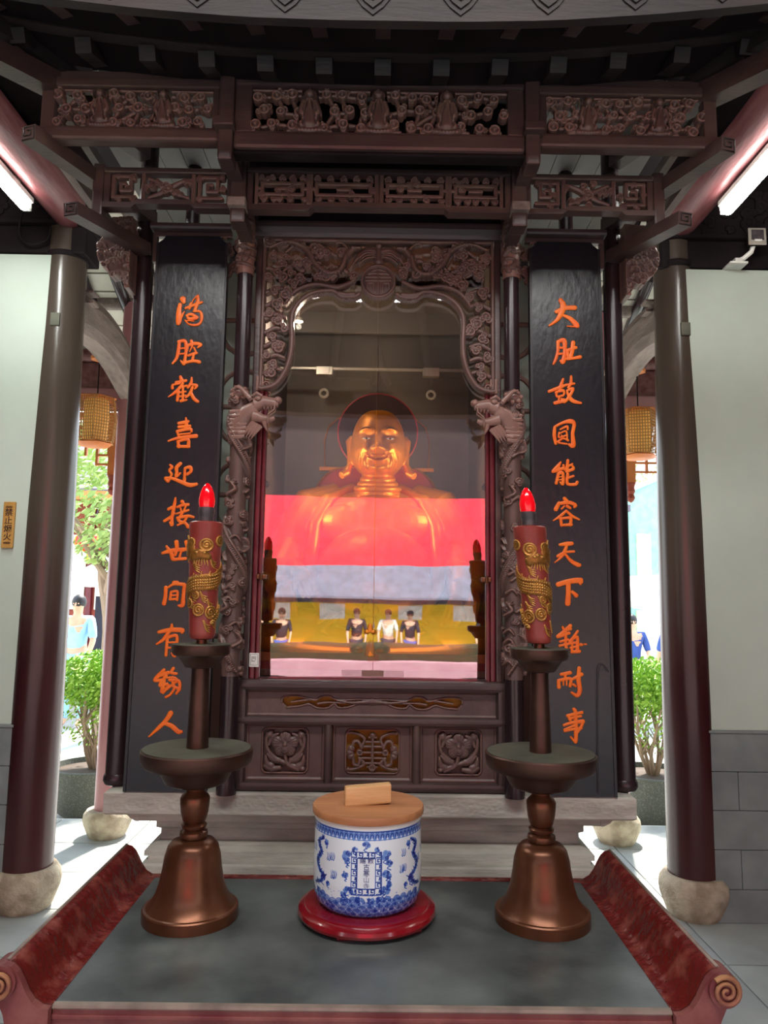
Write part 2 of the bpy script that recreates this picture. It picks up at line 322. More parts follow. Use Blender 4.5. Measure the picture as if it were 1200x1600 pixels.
# ---- carving canvas: a height field in metres over a plane (u to the right, w up), holes where nothing is carved
class Carve:
    def __init__(s, u0, u1, w0, w1, cell=.0022, fill=None):
        s.u0, s.w0, s.c = u0, w0, cell
        s.nu = max(2, int(round((u1-u0)/cell))); s.nw = max(2, int(round((w1-w0)/cell)))
        s.H = np.full((s.nw, s.nu), -1.0 if fill is None else fill)
        s.U, s.W = np.meshgrid(u0+(np.arange(s.nu)+.5)*cell, w0+(np.arange(s.nw)+.5)*cell)
    def win(s, a, b, c, d):
        i0 = max(0, int((a-s.u0)/s.c)); i1 = min(s.nu, int((b-s.u0)/s.c)+2); j0 = max(0, int((c-s.w0)/s.c)); j1 = min(s.nw, int((d-s.w0)/s.c)+2)
        return (slice(j0, j1), slice(i0, i1)) if i1 > i0 and j1 > j0 else None
    def seg(s, a, b, ra, rb, h, base=0.0, groove=False, power=.5):
        R = max(ra, rb)
        w = s.win(min(a[0], b[0])-R, max(a[0], b[0])+R, min(a[1], b[1])-R, max(a[1], b[1])+R)
        if w is None: return
        U = s.U[w]; Wd = s.W[w]; du, dw = b[0]-a[0], b[1]-a[1]; L = du*du+dw*dw+1e-12
        t = np.clip(((U-a[0])*du+(Wd-a[1])*dw)/L, 0, 1)
        d = np.hypot(U-a[0]-t*du, Wd-a[1]-t*dw); r = ra+(rb-ra)*t
        q = np.clip(1-(d/np.maximum(r, 1e-6))**2, 0, 1)
        H = s.H[w]
        if groove: s.H[w] = np.where((d < r) & (H >= 0), np.maximum(H-h*q**power, 0.0005), H)
        else: s.H[w] = np.where(d < r, np.maximum(H, base+h*q**power), H)
    def stroke(s, pts, rad, h, base=0.0, smooth=True, n=5, groove=False, power=.5):
        if not hasattr(rad, '__len__'): rad = [rad]*len(pts)
        P = [(*p, r) for p, r in zip(pts, rad)]
        if smooth: P = catmull(P, n)
        for a, b in zip(P[:-1], P[1:]): s.seg(a, b, max(a[2], 1e-4), max(b[2], 1e-4), h, base, groove, power)
    def disc(s, u, w, r, h, base=0.0, power=.5): s.seg((u, w), (u+1e-5, w), r, r, h, base, False, power)
    def ring(s, u, w, r, t, h, base=0.0, a0=0, a1=2*pi):
        n = max(8, int(abs(a1-a0)*5)); s.stroke([(u+r*cos(a0+(a1-a0)*k/n), w+r*sin(a0+(a1-a0)*k/n)) for k in range(n+1)], t, h, base, False)
    def nick(s, u, w, r, t, h, a0=0, a1=pi):
        for k in range(5):
            p = [(u+r*cos(a0+(a1-a0)*q/5), w+r*sin(a0+(a1-a0)*q/5)) for q in (k, k+1)]; s.seg(p[0], p[1], t, t, h, 0, True)
    def spiral(s, u, w, r, turns, a0, t, h, base=0.0, sgn=1):
        n = int(14*turns); s.stroke([(u+r*(1-k/n*.85)*cos(a0+sgn*2*pi*turns*k/n), w+r*(1-k/n*.85)*sin(a0+sgn*2*pi*turns*k/n)) for k in range(n+1)], [t*(1-.4*k/n) for k in range(n+1)], h, base, False)
    def lobe(s, u, w, r, h):
        s.disc(u, w, r, h*.55, power=.2); s.ring(u, w, r*.82, r*.2, h*.42, h*.5); s.disc(u, w, r*.36, h*.6, h*.45)
    def cloud(s, u, w, r, h, ang=0.0):
        for k, (da, q) in enumerate(((0, 1), (2.3, .72), (-2.3, .72))):
            s.lobe(u+(0 if k == 0 else r*.95*cos(ang+da)), w+(0 if k == 0 else r*.95*sin(ang+da)), r*q, h)
    def tail(s, u, w, du, dw, r, h):
        s.stroke([(u, w), (u+du*.35, w+dw*.1+r), (u+du*.7, w+dw*.9-r), (u+du, w+dw)], [r, r*.9, r*.7, r*.4], h*.7)
    def poly(s, pts, h):
        n = len(pts); ins = np.zeros(s.H.shape, bool); j = n-1
        for i in range(n):
            xi, zi = pts[i]; xj, zj = pts[j]
            c = ((zi > s.W) != (zj > s.W)) & (s.U < (xj-xi)*(s.W-zi)/((zj-zi) or 1e-9)+xi); ins ^= c; j = i
        return ins
    def figure(s, u, w, k, h):                          # seated robed figure on a lotus
        s.stroke([(u-.028*k, w+.008*k), (u, w+.004*k), (u+.028*k, w+.008*k)], .010*k, h*.9)
        for q in range(-3, 4): s.disc(u+q*.008*k, w+.005*k, .005*k, h*.4, h*.6)
        s.stroke([(u-.018*k, w+.022*k), (u, w+.018*k), (u+.018*k, w+.022*k)], .010*k, h)
        s.stroke([(u, w+.024*k), (u, w+.06*k), (u, w+.078*k)], [.0215*k, .019*k, .013*k], h*1.25)
        s.disc(u, w+.097*k, .0155*k, h*.35, h*.1, .2)
        s.disc(u, w+.094*k, .0105*k, h*.6, h*.9); s.disc(u, w+.107*k, .005*k, h*.4, h*.5)
        for sg in (-1, 1):
            s.stroke([(u+sg*.014*k, w+.074*k), (u+sg*.02*k, w+.05*k), (u+sg*.004*k, w+.036*k)], .006*k, h*.45, h*.7)
            s.stroke([(u+sg*.004*k, w+.078*k), (u+sg*.009*k, w+.055*k), (u+sg*.016*k, w+.02*k)], .0022*k, h*.3, groove=True)
    def frame_rect(s, a, b, c, d, t, h):
        s.stroke([(a, c), (b, c), (b, d), (a, d), (a, c)], t, h, smooth=False)
    def blur(s, k=1):
        for _ in range(k):
            H = s.H; m = H >= 0; Z = np.where(m, H, 0); 
            def sh(A, a, b): return np.roll(np.roll(A, a, 0), b, 1)
            S = sum(sh(Z, a, b) for a, b in ((0,0),(0,1),(0,-1),(1,0),(-1,0))); Cn = sum(sh(m.astype(float), a, b) for a, b in ((0,0),(0,1),(0,-1),(1,0),(-1,0)))
            s.H = np.where(m, S/np.maximum(Cn, 1), -1)
    def build(s, name, m, parent, fn, back=-.012, label=None, skirt=True, wrap=False, attr=None):
        """fn(u, w, h) -> x, y, z arrays; the back edge of each hole drops to h = back"""
        H = s.H; msk = H >= 0
        nw, nu = H.shape
        # corner heights: mean of the carved neighbours
        P = np.zeros((nw+1, nu+1)); Cn = np.zeros((nw+1, nu+1)); Z = np.where(msk, H, 0)
        for a in (0, 1):
            for b in (0, 1):
                P[a:a+nw, b:b+nu] += Z; Cn[a:a+nw, b:b+nu] += msk
        if wrap: P[:, 0] = P[:, -1] = P[:, 0]+P[:, -1]; Cn[:, 0] = Cn[:, -1] = Cn[:, 0]+Cn[:, -1]
        Hc = P/np.maximum(Cn, 1)
        uu, ww = np.meshgrid(s.u0+np.arange(nu+1)*s.c, s.w0+np.arange(nw+1)*s.c)
        used = Cn > 0; idx = np.full(used.shape, -1); idx[used] = np.arange(used.sum())
        x, y, z = fn(uu[used], ww[used], Hc[used]); V = [np.stack([x, y, z], 1)]; nf = int(used.sum())
        jj, ii = np.nonzero(msk)
        F = [np.stack([idx[jj, ii], idx[jj, ii+1], idx[jj+1, ii+1], idx[jj+1, ii]], 1)]; sm = [np.ones(len(jj), bool)]
        if skirt:
            xb, yb, zb = fn(uu[used], ww[used], np.full(nf, back)); V.append(np.stack([xb, yb, zb], 1))
            pad = np.pad(msk, 1)
            if wrap: pad[1:-1, 0] = msk[:, -1]; pad[1:-1, -1] = msk[:, 0]
            for (dj, di, c0, c1) in ((-1, 0, (0, 0), (0, 1)), (0, 1, (0, 1), (1, 1)), (1, 0, (1, 1), (1, 0)), (0, -1, (1, 0), (0, 0))):
                e = msk & ~pad[1+dj:1+dj+nw, 1+di:1+di+nu]; j2, i2 = np.nonzero(e)
                a = idx[j2+c0[0], i2+c0[1]]; b = idx[j2+c1[0], i2+c1[1]]
                F.append(np.stack([b, a, a+nf, b+nf], 1)); sm.append(np.zeros(len(j2), bool))
        V = np.concatenate(V); F = np.concatenate(F); sm = np.concatenate(sm)
        off = wpos(parent) if parent is not None else Vector((0, 0, 0)); V = V-np.array(off)
        me = bpy.data.meshes.new(name)
        me.vertices.add(len(V)); me.vertices.foreach_set('co', V.astype(np.float32).ravel())
        me.loops.add(len(F)*4); me.loops.foreach_set('vertex_index', F.astype(np.int32).ravel())
        me.polygons.add(len(F)); me.polygons.foreach_set('loop_start', (np.arange(len(F))*4).astype(np.int32))
        me.polygons.foreach_set('use_smooth', sm)
        me.update(); me.validate()
        if attr is not None:
            A = me.attributes.new('ink', 'FLOAT', 'POINT'); vals = np.zeros(len(V), np.float32)
            q = np.zeros((nw+1, nu+1)); q2 = np.zeros((nw+1, nu+1))
            for a in (0, 1):
                for b in (0, 1): q[a:a+nw, b:b+nu] += attr; q2[a:a+nw, b:b+nu] += 1
            vals[:nf] = (q/q2)[used]; A.data.foreach_set('value', vals)
        me.materials.append(M[m])
        o = bpy.data.objects.new(name, me); COL.objects.link(o)
        if parent is not None: o.parent = parent
        if label: o['label'] = label
        return o
def flat(y): return lambda u, w, h: (u, y-h, w)
def rod(cx, cy, r, c): return lambda u, w, h: (cx+(r+h)*np.sin(u/r), cy-(r+h)*np.cos(u/r), w)
# ------------------------------------------------------------------ the setting
fl = MB().box(-4.2, 4.2, -3.0, 5.45, -.15, -.012).build('floor', 'joint'); struct(fl)
tile0 = None
for ix in range(-5, 6):
    for iy in range(1, 11):
        x0 = ix*.62-.31; y0 = .4+iy*.5
        if y0+.5 > 5.46: continue
        if tile0 is None:
            tile0 = MB().box(.004, .616, .004, .496, -.02, 0, .002).build('floor_tile', 'floor', fl); t = tile0
        else:
            t = tile0.copy(); COL.objects.link(t)
        t.parent = fl; t.location = (x0, y0, random.uniform(-.0008, .0008))
yard = MB().box(-30, 30, 5.45, 40, -.3, -.15).build('ground', 'floor2'); struct(yard); yard.name = 'ground'
yard2 = MB().box(-30, 30, -30, -3.0, -.3, -.15).build('ground', 'floor2'); struct(yard2)

def side_wall(side, x0, x1, zt, zb, sg):
    w = MB().box(x0, x1, 3.84, 3.98, 0, zt).build('wall_'+side, 'plaster'); struct(w)
    MB().box(x0, x1, 3.822, 3.84, zb, zt, .004).build('plaster_panel', 'plaster', w)
    MB().box(x0, x1, 3.81, 3.84, zb-.014, zb, .003).build('ledge_strip', 'brick', w)
    hz = .187; n = 5; first = None
    for c in range(n):
        z1 = zb-.014-c*hz; z0 = max(z1-hz, 0.0)
        k = 0
        L = .36
        xs = []
        x = 0 if c % 2 == 0 else -.19
        while x < 1.45:
            a, b = max(x, 0), x+L
            xs.append((a, b)); x += L
        for a, b in xs:
            if side == 'right': A, B = x0+a, x0+b
            else: A, B = x1-b, x1-a
            MB().box(A+.0015, B-.0015, 3.815+random.uniform(0, .002), 3.842, z0+.0015, z1-.0015, .002).build('brick', 'brick', w)
    return w
side_wall('left', -4.2, -1.74, 3.385, .905, -1)
side_wall('right', 1.66, 4.2, 3.36, .92, 1)
# beams over the walls
for nm, x0, x1, z in (('left', -4.2, -1.60, 3.385), ('right', 1.54, 4.2, 3.36)):
    struct(MB().box(x0, x1, 3.88, 3.94, z+.45, 4.17).build('wall_upper', 'black')).name = 'wall_upper_'+nm
    b = MB().box(x0, x1, 3.83, 4.03, z+.012, z+.17, .01).build('trim_'+('1' if nm == 'left' else '2'), 'black'); struct(b)
    MB().box(x0, x1, 3.80, 4.06, z+.17, z+.46, .02).build('beam', 'black', b)
    c = Carve(x0 if nm == 'right' else -2.6, -1.62 if nm == 'left' else 2.6, z+.19, z+.44, .006)
    for q in range(34): c.cloud(random.uniform(c.u0, c.u0+c.nu*c.c), random.uniform(z+.2, z+.43), random.uniform(.02, .035), .012, random.uniform(0, 6))
    c.build('carving', 'black', b, flat(3.80), back=-.01)

# columns
def column(name, x, y, rb, rt, zt, label, m='column', br=.17, bh=.2):
    t = thing(name, label, 'column', (x, y, 0), 0)
    prof = [(rb, bh), (rb*1.005, 1.0), (rb*.97, 2.0), (rt*1.03, 3.0), (rt, zt)]
    part('shaft', m, t, lambda b: b.lathe(prof, (x, y), 48))
    part('stone_drum', 'basestone', t, lambda b: b.lathe([(br*.72, 0), (br*.8, .02), (br*.97, bh*.5), (br, bh*.68), (br*.97, bh*.85), (br*.85, bh), (rb*.8, bh+.002)], (x, y), 48), 'rounded granite drum base')
    return t
cl = column('hall_column', -1.738, 3.92, .126, .106, 3.56, 'thick dark maroon column beside the left white wall')
c2 = column('hall_column', 1.632, 3.92, .124, .102, 3.56, 'thick dark maroon column beside the right white wall')
for t, sx_ in ((cl, -1.738), (c2, 1.632)):
    xx = sx_+.005 if sx_ < 0 else sx_+.015
    MB().box(xx-.026, xx+.026, 3.806, 3.86, 2.98, 3.055, .006).build('metal_plate', 'patina', t, label='small brass plate')
    part('collar', 'black', t, lambda b: b.lathe([(.104, 3.38), (.112, 3.39), (.112, 3.41), (.104, 3.42)], (sx_, 3.92), 40))
column('rear_column', -1.735, 5.05, .088, .08, 3.6, 'slender red column behind the left side, on a round stone drum', 'rearred', .155, .17)
column('rear_column', 1.60, 5.05, .088, .08, 3.6, 'slender column behind the right side, mostly hidden by the shrine', 'rearred', .155, .17)

# round purlins running towards the viewer, curved tie beams to the rear columns
def purlin(x, label):
    t = thing('round_purlin', label, 'beam', (x, 3.9, 3.62))
    part('log', 'redbeam', t, lambda b: b.tube([(x, y, 3.63+.01*sin(y*2)) for y in np.linspace(4.0, -2.6, 24)], .098, 20))
    return t
purlin(-1.70, 'faded red round beam running overhead on the left'); purlin(1.64, 'faded red round beam running overhead on the right')
for x, sd_ in ((-1.72, 'left'), (1.615, 'right')):
    b = MB(); N = 14; vs = []; fs = []
    for i in range(N+1):
        y = 3.95+1.05*i/N; s_ = i/N; zc = 3.12+.06*sin(pi*min(1, s_*1.1))-.09*s_*s_
        h = .115+.02*s_
        for (dx, dz) in ((-.055, -h), (.055, -h), (.075, -h*.5), (.075, h*.5), (.05, h), (-.05, h), (-.075, h*.5), (-.075, -h*.5)): vs.append((x+dx, y, zc+dz))
    for i in range(N):
        for k in range(8): fs.append((i*8+k, i*8+(k+1) % 8, (i+1)*8+(k+1) % 8, (i+1)*8+k))
    fs += [tuple(range(7, -1, -1)), tuple(N*8+k for k in range(8))]
    b.add(vs, fs)
    t = thing('curved_tie_beam', 'weathered grey curved beam behind the %s thick column' % sd_, 'beam', (x, 4.5, 3.1))
    b.build('timber', 'greybeam', t)
    MB().tube([(x+.075 if x < 0 else x-.075, 4.85, 3.10), (x+.10 if x < 0 else x-.10, 4.85, 3.10)], .022, 12).build('peg', 'metal', t)
    MB().box(x-.11, x+.11, 4.0, 4.08, 3.19, 3.205).box(x-.11, x+.11, 4.0, 4.08, 3.25, 3.262).build('cleat', 'greybeam', t)
# lintel between rear columns and the wall ends
lt = thing('rear_lintel', 'dark red lintel board spanning the rear columns', 'beam', (0, 5.05, 3.0))
part('upper_log', 'redbeam', lt, lambda b: b.tube([(-4.2, 5.05, 3.23), (4.2, 5.05, 3.23)], .055, 16))
part('board', 'redbeam', lt, lambda b: b.box(-4.2, 4.2, 5.02, 5.08, 2.84, 3.175, .01))
part('lower_rail', 'rearred', lt, lambda b: b.box(-4.2, 4.2, 5.0, 5.1, 2.84, 2.99, .012))

# fretwork hanging below the lintel
def fret(x0, x1, sg, label):
    t = thing('hanging_fretwork', label, 'lattice', ((x0+x1)/2, 5.12, 2.6))
    xin = x1 if sg < 0 else x0
    part('side_board', 'orange', t, lambda b: b.box(xin-.035, xin+.035, 5.11, 5.15, 2.39, 2.84, .006))
    part('drop_finial', 'housered', t, lambda b: b.lathe([(.0, 2.25), (.02, 2.262), (.03, 2.285), (.022, 2.31), (.032, 2.33), (.026, 2.36), (.036, 2.385), (.036, 2.39)], (xin, 5.13), 12))
    a, c = (x0, xin-.035) if sg < 0 else (xin+.035, x1)
    part('top_rail', 'orange', t, lambda b: b.box(a, c, 5.11, 5.15, 2.80, 2.84))
    rnd = random.Random(4)
    n = int((c-a)/.075)
    for i in range(n+1):
        x = a+(c-a)*i/n
        z = 2.46 if i % 2 else 2.53
        MB().box(x-.008, x+.008, 5.115, 5.14, z, 2.8).build('slat', 'orange', t)
    for j, z in enumerate((2.47, 2.535, 2.60, 2.665, 2.73)):
        for i in range(n):
            if rnd.random() < .62:
                xa = a+(c-a)*i/n; xb = a+(c-a)*(i+1)/n
                MB().box(xa, xb, 5.117, 5.138, z-.007, z+.007).build('slat', 'orange', t)
fret(-2.7, -1.86, -1, 'sunlit orange lattice hanging behind the left column')
fret(1.78, 2.7, 1, 'sunlit orange lattice hanging behind the right column')

# woven lanterns
def lantern(x, y, z, label, zt):
    t = thing('woven_lantern', label, 'lantern', (x, y, z))
    part('canopy_plate', 'orange', t, lambda b: b.lathe([(.0, zt-.03), (.055, zt-.03), (.06, zt-.012), (.03, zt), (.0, zt)], (x, y), 6))
    part('cord', 'black', t, lambda b: b.tube([(x, y, zt-.02), (x, y, z+.15)], .004, 6))
    part('inner_shade', 'lanternglow', t, lambda b: b.lathe([(.055, z-.15), (.075, z-.12), (.078, z+.12), (.055, z+.155)], (x, y), 24))
    for k in range(6):
        a0 = k*pi/3+.26
        m = MB(); rr = .128
        cx = x+rr*.80*cos(a0); cy = y+rr*.80*sin(a0)
        ux, uy = -sin(a0), cos(a0)
        for q in range(-4, 5):
            prof = [(s_, z-.14+.28*s_) for s_ in np.linspace(0, 1, 7)]
            m.tube([(cx+ux*q*.016+cos(a0)*.018*sin(pi*s_), cy+uy*q*.016+sin(a0)*.018*sin(pi*s_), zz) for s_, zz in prof], .0028, 4)
        for j in range(15):
            s_ = j/14; zz = z-.14+.28*s_; o_ = .018*sin(pi*s_)
            m.tube([(cx-ux*.066+cos(a0)*o_, cy-uy*.066+sin(a0)*o_, zz), (cx+ux*.066+cos(a0)*o_, cy+uy*.066+sin(a0)*o_, zz)], .0028, 4)
        m.build('woven_panel', 'lantern', t)
    part('rim', 'orange', t, lambda b: b.lathe([(.10, z+.14), (.125, z+.145), (.10, z+.155), (.05, z+.165)], (x, y), 6))
    part('rim', 'orange', t, lambda b: b.lathe([(.05, z-.17), (.09, z-.165), (.115, z-.15), (.10, z-.14)], (x, y), 6))
lantern(-1.80, 4.62, 2.66, 'woven cane lantern hanging behind the left column', 3.09)
lantern(1.665, 4.62, 2.63, 'woven cane lantern hanging behind the right column', 3.06)

# rear ceiling: pale bricks between dark rafters, sloping down to the outside
rc = struct(MB().add([(-4.2, 3.95, 4.15), (4.2, 3.95, 4.15), (4.2, 5.9, 3.24), (-4.2, 5.9, 3.24), (-4.2, 3.95, 4.2), (4.2, 3.95, 4.2), (4.2, 5.9, 3.29), (-4.2, 5.9, 3.29)],
     [(0,1,2,3), (7,6,5,4), (0,4,5,1), (1,5,6,2), (2,6,7,3), (3,7,4,0)]).build('ceiling', 'ceiljoint'))
def onslope(y): return 4.15-(y-3.95)*.4667
cb0 = None
for side in (-1, 1):
    for i in range(4):
        for j in range(13):
            xc = side*(1.45+i*.235)+.01; yc = 4.02+j*.145
            if cb0 is None:
                cb0 = MB().box(-.10, .10, -.073, .073, -.012, 0, .002).build('ceiling_brick', 'ceil', rc)
                c = cb0
            else: c = cb0.copy(); COL.objects.link(c)
            c.parent = rc; c.location = (xc, yc, onslope(yc)-.002); c.rotation_euler = (-math.atan(.4667), 0, 0)
for side in (-1, 1):
    for i in range(5):
        x = side*(1.335+i*.235)+.01
        MB().tube([(x, 3.9, onslope(3.9)-.05), (x, 5.88, onslope(5.88)-.05)], .04, 10).build('rafter', 'post', rc)
MB().tube([(-4.2, 5.05, 3.62), (4.2, 5.05, 3.62)], .05, 12).build('eave_purlin', 'greybeam', rc)

# hall roof above and in front of the shrine
hc = struct(MB().box(-4.2, 4.2, -3.0, 3.96, 4.16, 4.3).build('ceiling_inner', 'black')); hc.name = 'ceiling'
for i in range(17):
    x = -4.0+i*.5
    MB().tube([(x, -2.9, 4.11), (x, 3.9, 4.11)], .045, 8).build('rafter', 'black', hc)
for i, x in enumerate((-4.2, 4.2)):
    w = struct(MB().box(x-.08, x+.08, -3.0, 5.4, 0, 4.3).build('wall_side', 'black'))
    w.name = 'wall_outer_left' if i == 0 else 'wall_outer_right'
fb = struct(MB().box(-4.2, 4.2, -3.0, -2.8, 3.72, 4.2).build('trim_3', 'black'))

# fluorescent fixtures beside the purlins
def fixture(x, y0, y1, z, label, e, tw):
    t = thing('fluorescent_fixture', label, 'lamp', (x, (y0+y1)/2, z))
    part('housing', 'white', t, lambda b: b.box(x-.03, x+.03, y0, y1, z+.022, z+.05, .004))
    part('tube', 'tube', t, lambda b: b.tube([(x, y0+.03, z), (x, y1-.03, z)], tw, 12), 'glowing white tube')
    for yy in (y0+.015, y1-.015): part('end_cap', 'white', t, lambda b: b.box(x-.022, x+.022, yy-.015, yy+.015, z-.02, z+.025, .004))
    part('bracket', 'white', t, lambda b: b.box(x-.008, x+.008, y0+.1, y0+.13, z+.04, z+.12).box(x-.008, x+.008, y1-.13, y1-.1, z+.04, z+.12))
fixture(-1.775, 2.35, 3.52, 3.485, 'glowing fluorescent tube beside the left red beam', 0, .030)
fixture(1.69, 2.3, 3.42, 3.47, 'glowing fluorescent tube beside the right red beam', 0, .036)
for x, y in ((-1.79, 2.9), (1.70, 2.86)):
    o = area('tube_light', (x, y, 3.46), (0, radians(0), 0), .05, 1.05, 15, (.90, 1, .95))

# floodlight on the right wall top
t = thing('floodlight', 'small square floodlight on an arm above the right wall', 'lamp', (1.93, 3.75, 3.36))
part('body', 'black', t, lambda b: b.box(1.952, 2.038, 3.70, 3.73, 3.445, 3.53, .012))
part('bezel', 'metal', t, lambda b: b.box(1.948, 2.042, 3.692, 3.70, 3.441, 3.534, .006))
part('lens', 'socket', t, lambda b: b.box(1.962, 2.028, 3.687, 3.693, 3.466, 3.522, .004))
part('led_chip', 'white', t, lambda b: b.box(1.975, 2.015, 3.683, 3.688, 3.455, 3.467, .002))
part('arm', 'white', t, lambda b: b.tube([(1.99, 3.73, 3.455), (1.985, 3.745, 3.425), (1.95, 3.76, 3.395), (1.925, 3.77, 3.385)], .013, 8))
part('mount', 'white', t, lambda b: b.box(1.87, 1.965, 3.74, 3.84, 3.36, 3.372, .003).box(1.90, 1.94, 3.75, 3.79, 3.372, 3.395, .004))
# cable loop on the left beam
tag(MB().tube(catmull([(-1.93, 3.79, 3.66), (-1.95, 3.79, 3.50), (-1.90, 3.79, 3.43), (-1.80, 3.79, 3.45), (-1.78, 3.79, 3.53)], 6), .006, 6).build('loose_cable', 'black'), 'black cable looping down the beam above the left wall', 'cable')

# wall sign
def glyph(ch, size, x, y, z, parent, m, name='character', ext=.0006, rx=pi/2, rz=0, off=.0, nrm=None):
    cu = bpy.data.curves.new(name, 'FONT'); cu.body = ch; cu.size = size; cu.align_x = 'CENTER'; cu.align_y = 'CENTER'
    cu.extrude = ext; cu.offset = off; cu.resolution_u = 3
    tmp = bpy.data.objects.new('glyph', cu); me = bpy.data.meshes.new_from_object(tmp); bpy.data.objects.remove(tmp); bpy.data.curves.remove(cu)
    me.name = name; me.materials.clear(); me.materials.append(M[m]); o = bpy.data.objects.new(name, me); COL.objects.link(o); o.parent = parent
    p = wpos(parent); o.location = (x-p.x, y-p.y, z-p.z); o.rotation_euler = (rx, 0, rz); return o
t = thing('wall_sign', 'narrow ochre wooden sign with dark vertical characters on left wall', 'sign', (-1.90, 3.82, 1.91))
def sgn(b):
    b.box(-1.930, -1.870, 3.807, 3.8215, 1.79, 2.03, .003)
part('board', 'signwood', t, sgn)
part('frame_line', 'signink', t, lambda b: b.box(-1.917, -1.883, 3.805, 3.808, 2.005, 2.0075).box(-1.917, -1.883, 3.805, 3.808, 1.999, 2.0025).box(-1.917, -1.883, 3.805, 3.808, 1.8125, 1.815).box(-1.917, -1.883, 3.805, 3.808, 1.8175, 1.821))
for i, ch in enumerate('禁止烟火'): glyph(ch, .042, -1.90, 3.8065, 1.972-.042*i, t, 'signink', ext=.0008, off=.0006)
# ------------------------------------------------------------------ stone pedestal
ped = thing('stone_pedestal', 'carved beige stone pedestal under the shrine', 'pedestal', (0, 3.2, 0))
def ring_profile(b, prof, yb=3.85):
    """prof: (half width, front y, z) from bottom to top; a stack of mitred slabs"""
    vs = []; fs = []
    for hx, yf, z in prof: vs += [(-hx, yf, z), (hx, yf, z), (hx, yb, z), (-hx, yb, z)]
    for i in range(len(prof)-1):
        for k in range(4): fs.append((i*4+k, i*4+(k+1) % 4, (i+1)*4+(k+1) % 4, (i+1)*4+k))
    fs += [(3, 2, 1, 0), tuple((len(prof)-1)*4+k for k in range(4))]
    b.add(vs, fs)
part('top_slab', 'stone', ped, lambda b: ring_profile(b, [(.945, 2.756, .776), (.955, 2.75, .782), (.955, 2.75, .850), (.949, 2.756, .856)]))
def under(b):
    b.box(-.84, .84, 2.80, 3.80, .742, .776, .004)
    for sg in (-1, 1):
        b.prism([(sg*.84, .776), (sg*.93, .776), (sg*.915, .768), (sg*.885, .764), (sg*.872, .752), (sg*.852, .742), (sg*.84, .742)], 2.80, 2.86)
part('bracket_course', 'stone', ped, under)
part('waist', 'stone', ped, lambda b: ring_profile(b, [(.775, 2.865, .66), (.775, 2.865, .70), (.79, 2.85, .708), (.79, 2.85, .742)]))
part('sloping_course', 'stone', ped, lambda b: ring_profile(b, [(.815, 2.80, .622), (.815, 2.80, .640), (.80, 2.82, .652), (.782, 2.85, .66)]))
part('groove_band', 'stone', ped, lambda b: ring_profile(b, [(.80, 2.80, .606), (.80, 2.80, .622)]))
part('lower_step', 'stone', ped, lambda b: ring_profile(b, [(.82, 2.77, .45), (.82, 2.765, .60), (.812, 2.772, .606)]))
part('plinth', 'stone', ped, lambda b: ring_profile(b, [(.90, 2.68, 0), (.90, 2.68, .44), (.88, 2.70, .45)]))
# low relief on the waist and bands
def cloudband(name, z0, z1, x, y, h, n, seed):
    c = Carve(-x, x, z0, z1, .0035, fill=0.0); r = random.Random(seed)
    for i in range(n):
        u = -x+2*x*(i+.5)/n; w = (z0+z1)/2+r.uniform(-1, 1)*(z1-z0)*.15
        c.spiral(u, w, (z1-z0)*.42, 1.6, r.uniform(0, 6), .0028, h, 0, r.choice((-1, 1)))
        c.stroke([(u, w), (u+x/n*.6, w+.006), (u+x/n*1.1, w-.006)], .003, h)
    c.blur(1); c.build(name, 'stone', ped, flat(y), back=-.002, skirt=False)
cloudband('carved_relief', .785, .848, .93, 2.7495, .003, 34, 1)
cloudband('carved_relief', .712, .74, .78, 2.8495, .0035, 46, 2)
cloudband('carved_relief', .665, .698, .765, 2.8645, .003, 40, 3)

# ------------------------------------------------------------------ shrine cabinet
cab = thing('shrine_cabinet', 'dark carved wooden shrine cabinet with a glass front', 'shrine', (0, 3.1, .856))
YF = 2.80
def rail(x0, x1, z0, z1, y=YF, d=.045, m='rail', parent=None, name='rail', r=.008):
    MB().box(x0, x1, y, y+d, z0, z1, r).build(name, m, parent or cab)
# carcass: sides, top, back, inner lining
part('side_panel', 'wood', cab, lambda b: b.box(-.485, -.455, YF+.03, 3.62, .86, 3.0, .003))
part('side_panel', 'wood', cab, lambda b: b.box(.455, .485, YF+.03, 3.62, .86, 3.0, .003))
part('lining', 'inner', cab, lambda b: b.box(-.454, -.45, YF+.06, 3.6, 1.26, 2.98))
part('lining', 'inner', cab, lambda b: b.box(.45, .454, YF+.06, 3.6, 1.26, 2.98))
part('top_panel', 'wood', cab, lambda b: b.box(-.485, .485, YF, 3.62, 2.985, 3.0))
part('screen_board', 'screen', cab, lambda b: b.box(-.452, -.003, 3.57, 3.6, 1.26, 2.98, .002))
part('screen_board', 'screen', cab, lambda b: b.box(.0, .452, 3.565, 3.6, 1.26, 2.98, .002))
part('back_panel', 'wood', cab, lambda b: b.box(-.485, .485, 3.6, 3.63, .86, 3.0))
part('inner_floor', 'wood', cab, lambda b: b.box(-.454, .454, YF+.05, 3.6, 1.262, 1.285))
part('threshold_board', 'orange', cab, lambda b: b.box(-.45, .45, YF+.055, YF+.075, 1.315, 1.347, .003), 'orange-painted threshold board inside the glass')
part('threshold_base', 'throne', cab, lambda b: b.box(-.45, .45, YF+.058, YF+.072, 1.262, 1.315))
